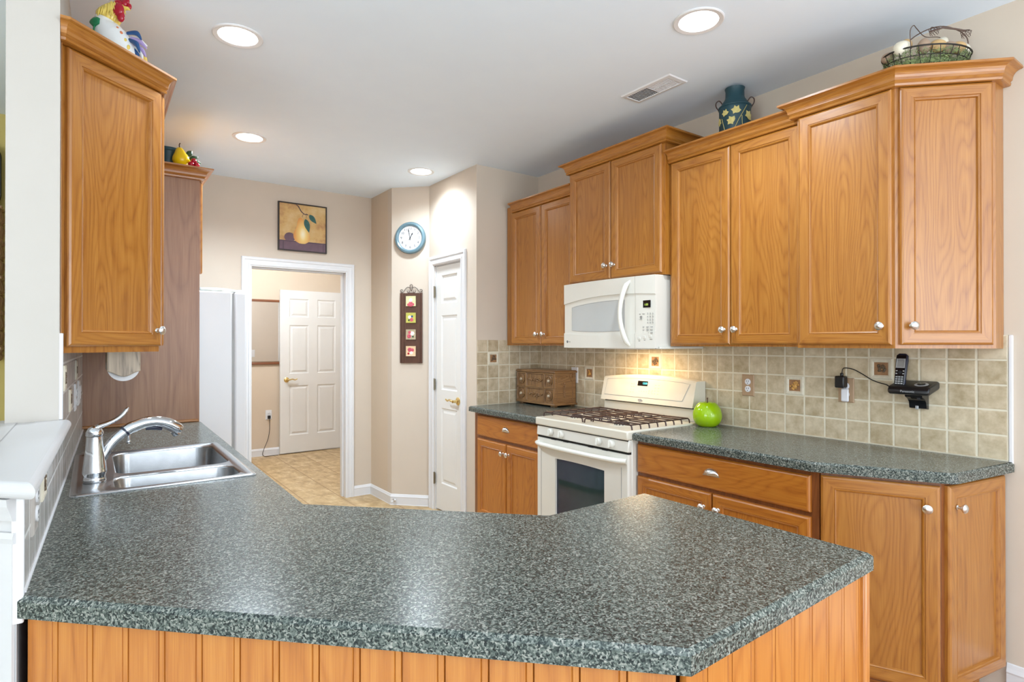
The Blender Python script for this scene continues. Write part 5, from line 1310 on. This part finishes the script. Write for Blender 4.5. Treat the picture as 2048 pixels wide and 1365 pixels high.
b = MB(RM); b.sphere((.012, .192, .022), (.021, .026, .012)); b.sphere((.020, .168, .020), (.014, .022, .010)); b.sphere((-.004, .202, .024), (.012, .014, .008)); b.build('wattle', 'red', t)
b = MB(RM); b.tube([(.026, .206, .006), (.038, .205, .006), (.047, .198, .006)], [.008, .006, .001], 10); b.build('beak', 'yellow', t)
b = MB(RM); b.sphere((.012, .212, .024), .0032, 10); b.build('eye', 'ink', t)
TF = [((.030, .115), (.066, .115), (.085, .09), 'bluef'), ((.040, .10), (.072, .088), (.098, .062), 'purple'), ((.045, .085), (.078, .065), (.094, .030), 'bluef'), ((.05, .07), (.080, .045), (.090, .012), 'glazew'),
      ((.055, .055), (.074, .028), (.078, .005), 'bluef'), ((.035, .105), (.06, .10), (.092, .078), 'glazew'), ((.048, .075), (.085, .052), (.102, .025), 'purple'), ((.058, .06), (.088, .03), (.098, .008), 'yellow')]
for i, (a_, b_, c_, m_) in enumerate(TF):
    z = (-1) ** i * .006 * (i % 3); b = MB(RM); b.tube([(*a_, z), (*b_, z * 1.6), (*c_, z * 2)], [.006, .0095, .002], 12, .6, upv=(0, 0, 1), smooth=6); b.build('tail_feather', m_, t)
for x, y, r, m_ in ((.006, .112, .010, 'orangef'), (.020, .095, .010, 'orangef'), (.036, .070, .009, 'yellow'), (.048, .045, .009, 'yellow')):
    b = MB(RM); b.sphere((x + .004, y, .024), (r * .7, r * 1.6, .008), 12); b.build('wing_patch', m_, t)
for pts, rr_ in (([(-.070, .160, .028), (-.060, .138, .044), (-.050, .118, .050)], [.006, .021, .012]), ([(-.052, .072, .046), (-.036, .060, .054), (-.022, .050, .052)], [.004, .011, .004]), ([(-.012, .040, .053), (.0, .034, .050), (.012, .028, .048)], [.004, .009, .004])):
    b = MB(RM); b.tube(pts, rr_, 14, .5, upv=(0, 0, 1), smooth=5); b.build('leaf', 'green', t)
b = MB(RM); b.tube([(-.056, .12, .051), (-.060, .10, .050), (-.054, .075, .048)], .0028, 8); b.build('leaf_stem', 'green', t)

# pot with fruit over the refrigerator
PO = V((.372, 4.01, 2.415))
t = thing('planter', 'dark teal planter pot on the cabinet above the refrigerator', 'pot', PO)
b = MB(); b.lathe([(.055, 0), (.058, .01), (.066, .105), (.069, .11), (.069, .118), (.063, .118), (.058, .10)], PO, 40); b.build('pot', 'teal', t)
b = MB(); b.lathe([(.066, .098), (.071, .102), (.071, .118), (.067, .120)], PO, 40); b.build('rim', 'teal', t)
PP = V((.432, 3.905, 2.415))
t = thing('decorative_pear', 'glossy yellow pear resting against the teal pot on the refrigerator cabinet', 'pear', PP)
b = MB(); b.lathe([(.001, .0), (.02, .002), (.040, .018), (.046, .040), (.042, .060), (.030, .080), (.022, .098), (.013, .110), (.001, .114)], PP, 28, ax=(-.12, 0, 1)); b.build('fruit', 'pearyel', t, sharp=80)
b = MB(); b.tube([PP + V((-.013, 0, .112)), PP + V((-.014, 0, .128)), PP + V((-.010, 0, .138))], .0028, 8); b.build('stalk', 'stem', t)
for i, (x, y, z, lb) in enumerate(((.474, 3.868, 2.430, 'dark red cherry lowest at the corner beside the yellow pear'), (.504, 3.872, 2.430, 'dark red cherry farthest right on the refrigerator cabinet'), (.490, 3.882, 2.455, 'dark red cherry on top of the other two by the pear'))):
    b = MB(); b.sphere((x, y, z), .016, 18); tag(b.build('cherry', 'red', None, org=(x, y, z)), lb, 'cherry', 'cherries on the refrigerator cabinet')
b = MB(FM((.475, 3.935, 2.415), (0, -1)))
def leaf3(c, ang, l, w_):
    n = 8; vs = []
    for i in range(n + 1):
        s_ = i / n; ww = w_ * math.sin(math.pi * min(1, s_ * .98 + .01)); x = s_ * l
        for q in (-ww, 0, ww): vs.append((c[0] + x * math.cos(ang) - q * math.sin(ang), c[1] + x * math.sin(ang) + q * math.cos(ang), c[2] + (.004 if q == 0 else 0) + .01 * math.sin(3 * s_)))
    b.grid(vs, [(i * 3 + k, i * 3 + 3 + k, i * 3 + 4 + k, i * 3 + 1 + k) for i in range(n) for k in (0, 1)])
for c, a, l, w_ in (((-.02, .07, 0), .9, .055, .016), ((-.01, .05, .01), .5, .06, .015), ((.0, .03, .01), .25, .062, .013), ((-.035, .08, .0), 2.6, .05, .012), ((.0, .06, -.01), -.15, .06, .012)): leaf3(c, a, l, w_)
b.tube([(-.03, .0, -.01), (-.02, .05, 0), (-.03, .09, 0)], .002, 6)
o = b.build('leaf_sprig', 'leaf', None, org=(.475, 3.935, 2.415)); s_ = o.modifiers.new('s', 'SOLIDIFY'); s_.thickness = .001
tag(o, 'dark green leaf sprig behind the yellow pear', 'leaves')

# dining room spindle rack at the far left edge
t = thing('spindle_shelf', 'turned wooden spindle wall shelf on the olive wall at the left edge', 'shelf', (-.62, 4.42, 1.28))
for y in (4.47, 4.36):
    for x in (-.425, -.83):
        b = MB(); pr = []; z = 1.285
        pr += [(.004, 1.283), (.012, 1.29), (.018, 1.31), (.010, 1.325)]
        for s0 in (1.355, 1.555, 1.755, 1.955):
            pr += [(.024, s0), (.024, s0 + .012), (.013, s0 + .02), (.021, s0 + .06), (.023, s0 + .085), (.012, s0 + .098), (.020, s0 + .104), (.012, s0 + .11), (.023, s0 + .125), (.021, s0 + .15), (.013, s0 + .185), (.024, s0 + .192)]
        pr += [(.012, 2.16), (.001, 2.165)]
        b.lathe(pr, (x, y, 0), 16); b.build('spindle', 'walnut', t)
for z in (1.355, 1.755, 2.15): b = MB(); b.box(-.86, -.405, 4.34, 4.495, z - .009, z + .009, (1, 0, 0)); b.build('shelf_board', 'walnut', t, bevel=.003)
t = thing('serving_tray', 'tall dark glossy rounded tray standing on the spindle shelf', 'tray', (-.6, 4.43, 2.16))
b = MB(FM((-.62, 4.43, 2.34), (0, -1))); pts = rrect(-.21, .205, -.178, .178, .07, 8); n = len(pts)
b.grid([(x, y, z) for z in (-.01, .008) for x, y in pts], [tuple(range(n))[::-1], tuple(range(n, 2 * n))] + [(k, (k + 1) % n, n + (k + 1) % n, n + k) for k in range(n)]); b.build('plate', 'blackgloss', t, bevel=.004)
b = MB(FM((-.62, 4.43, 2.34), (0, -1))); b.tube([(x * .97, y * .97, .010) for x, y in pts], .006, 6, closed=True); b.build('rim', 'blackgloss', t)
b = MB(); b.sphere((-.435, 4.39, 1.905 - .10), (.022, .022, .03)); b.lathe([(.010, .03), (.012, .045)], (-.435, 4.39, 1.80), 14); tag(b.build('red_ornament', 'red', None, org=(-.435, 4.39, 1.764)), 'small red ornament on the middle spindle shelf board', 'ornament')
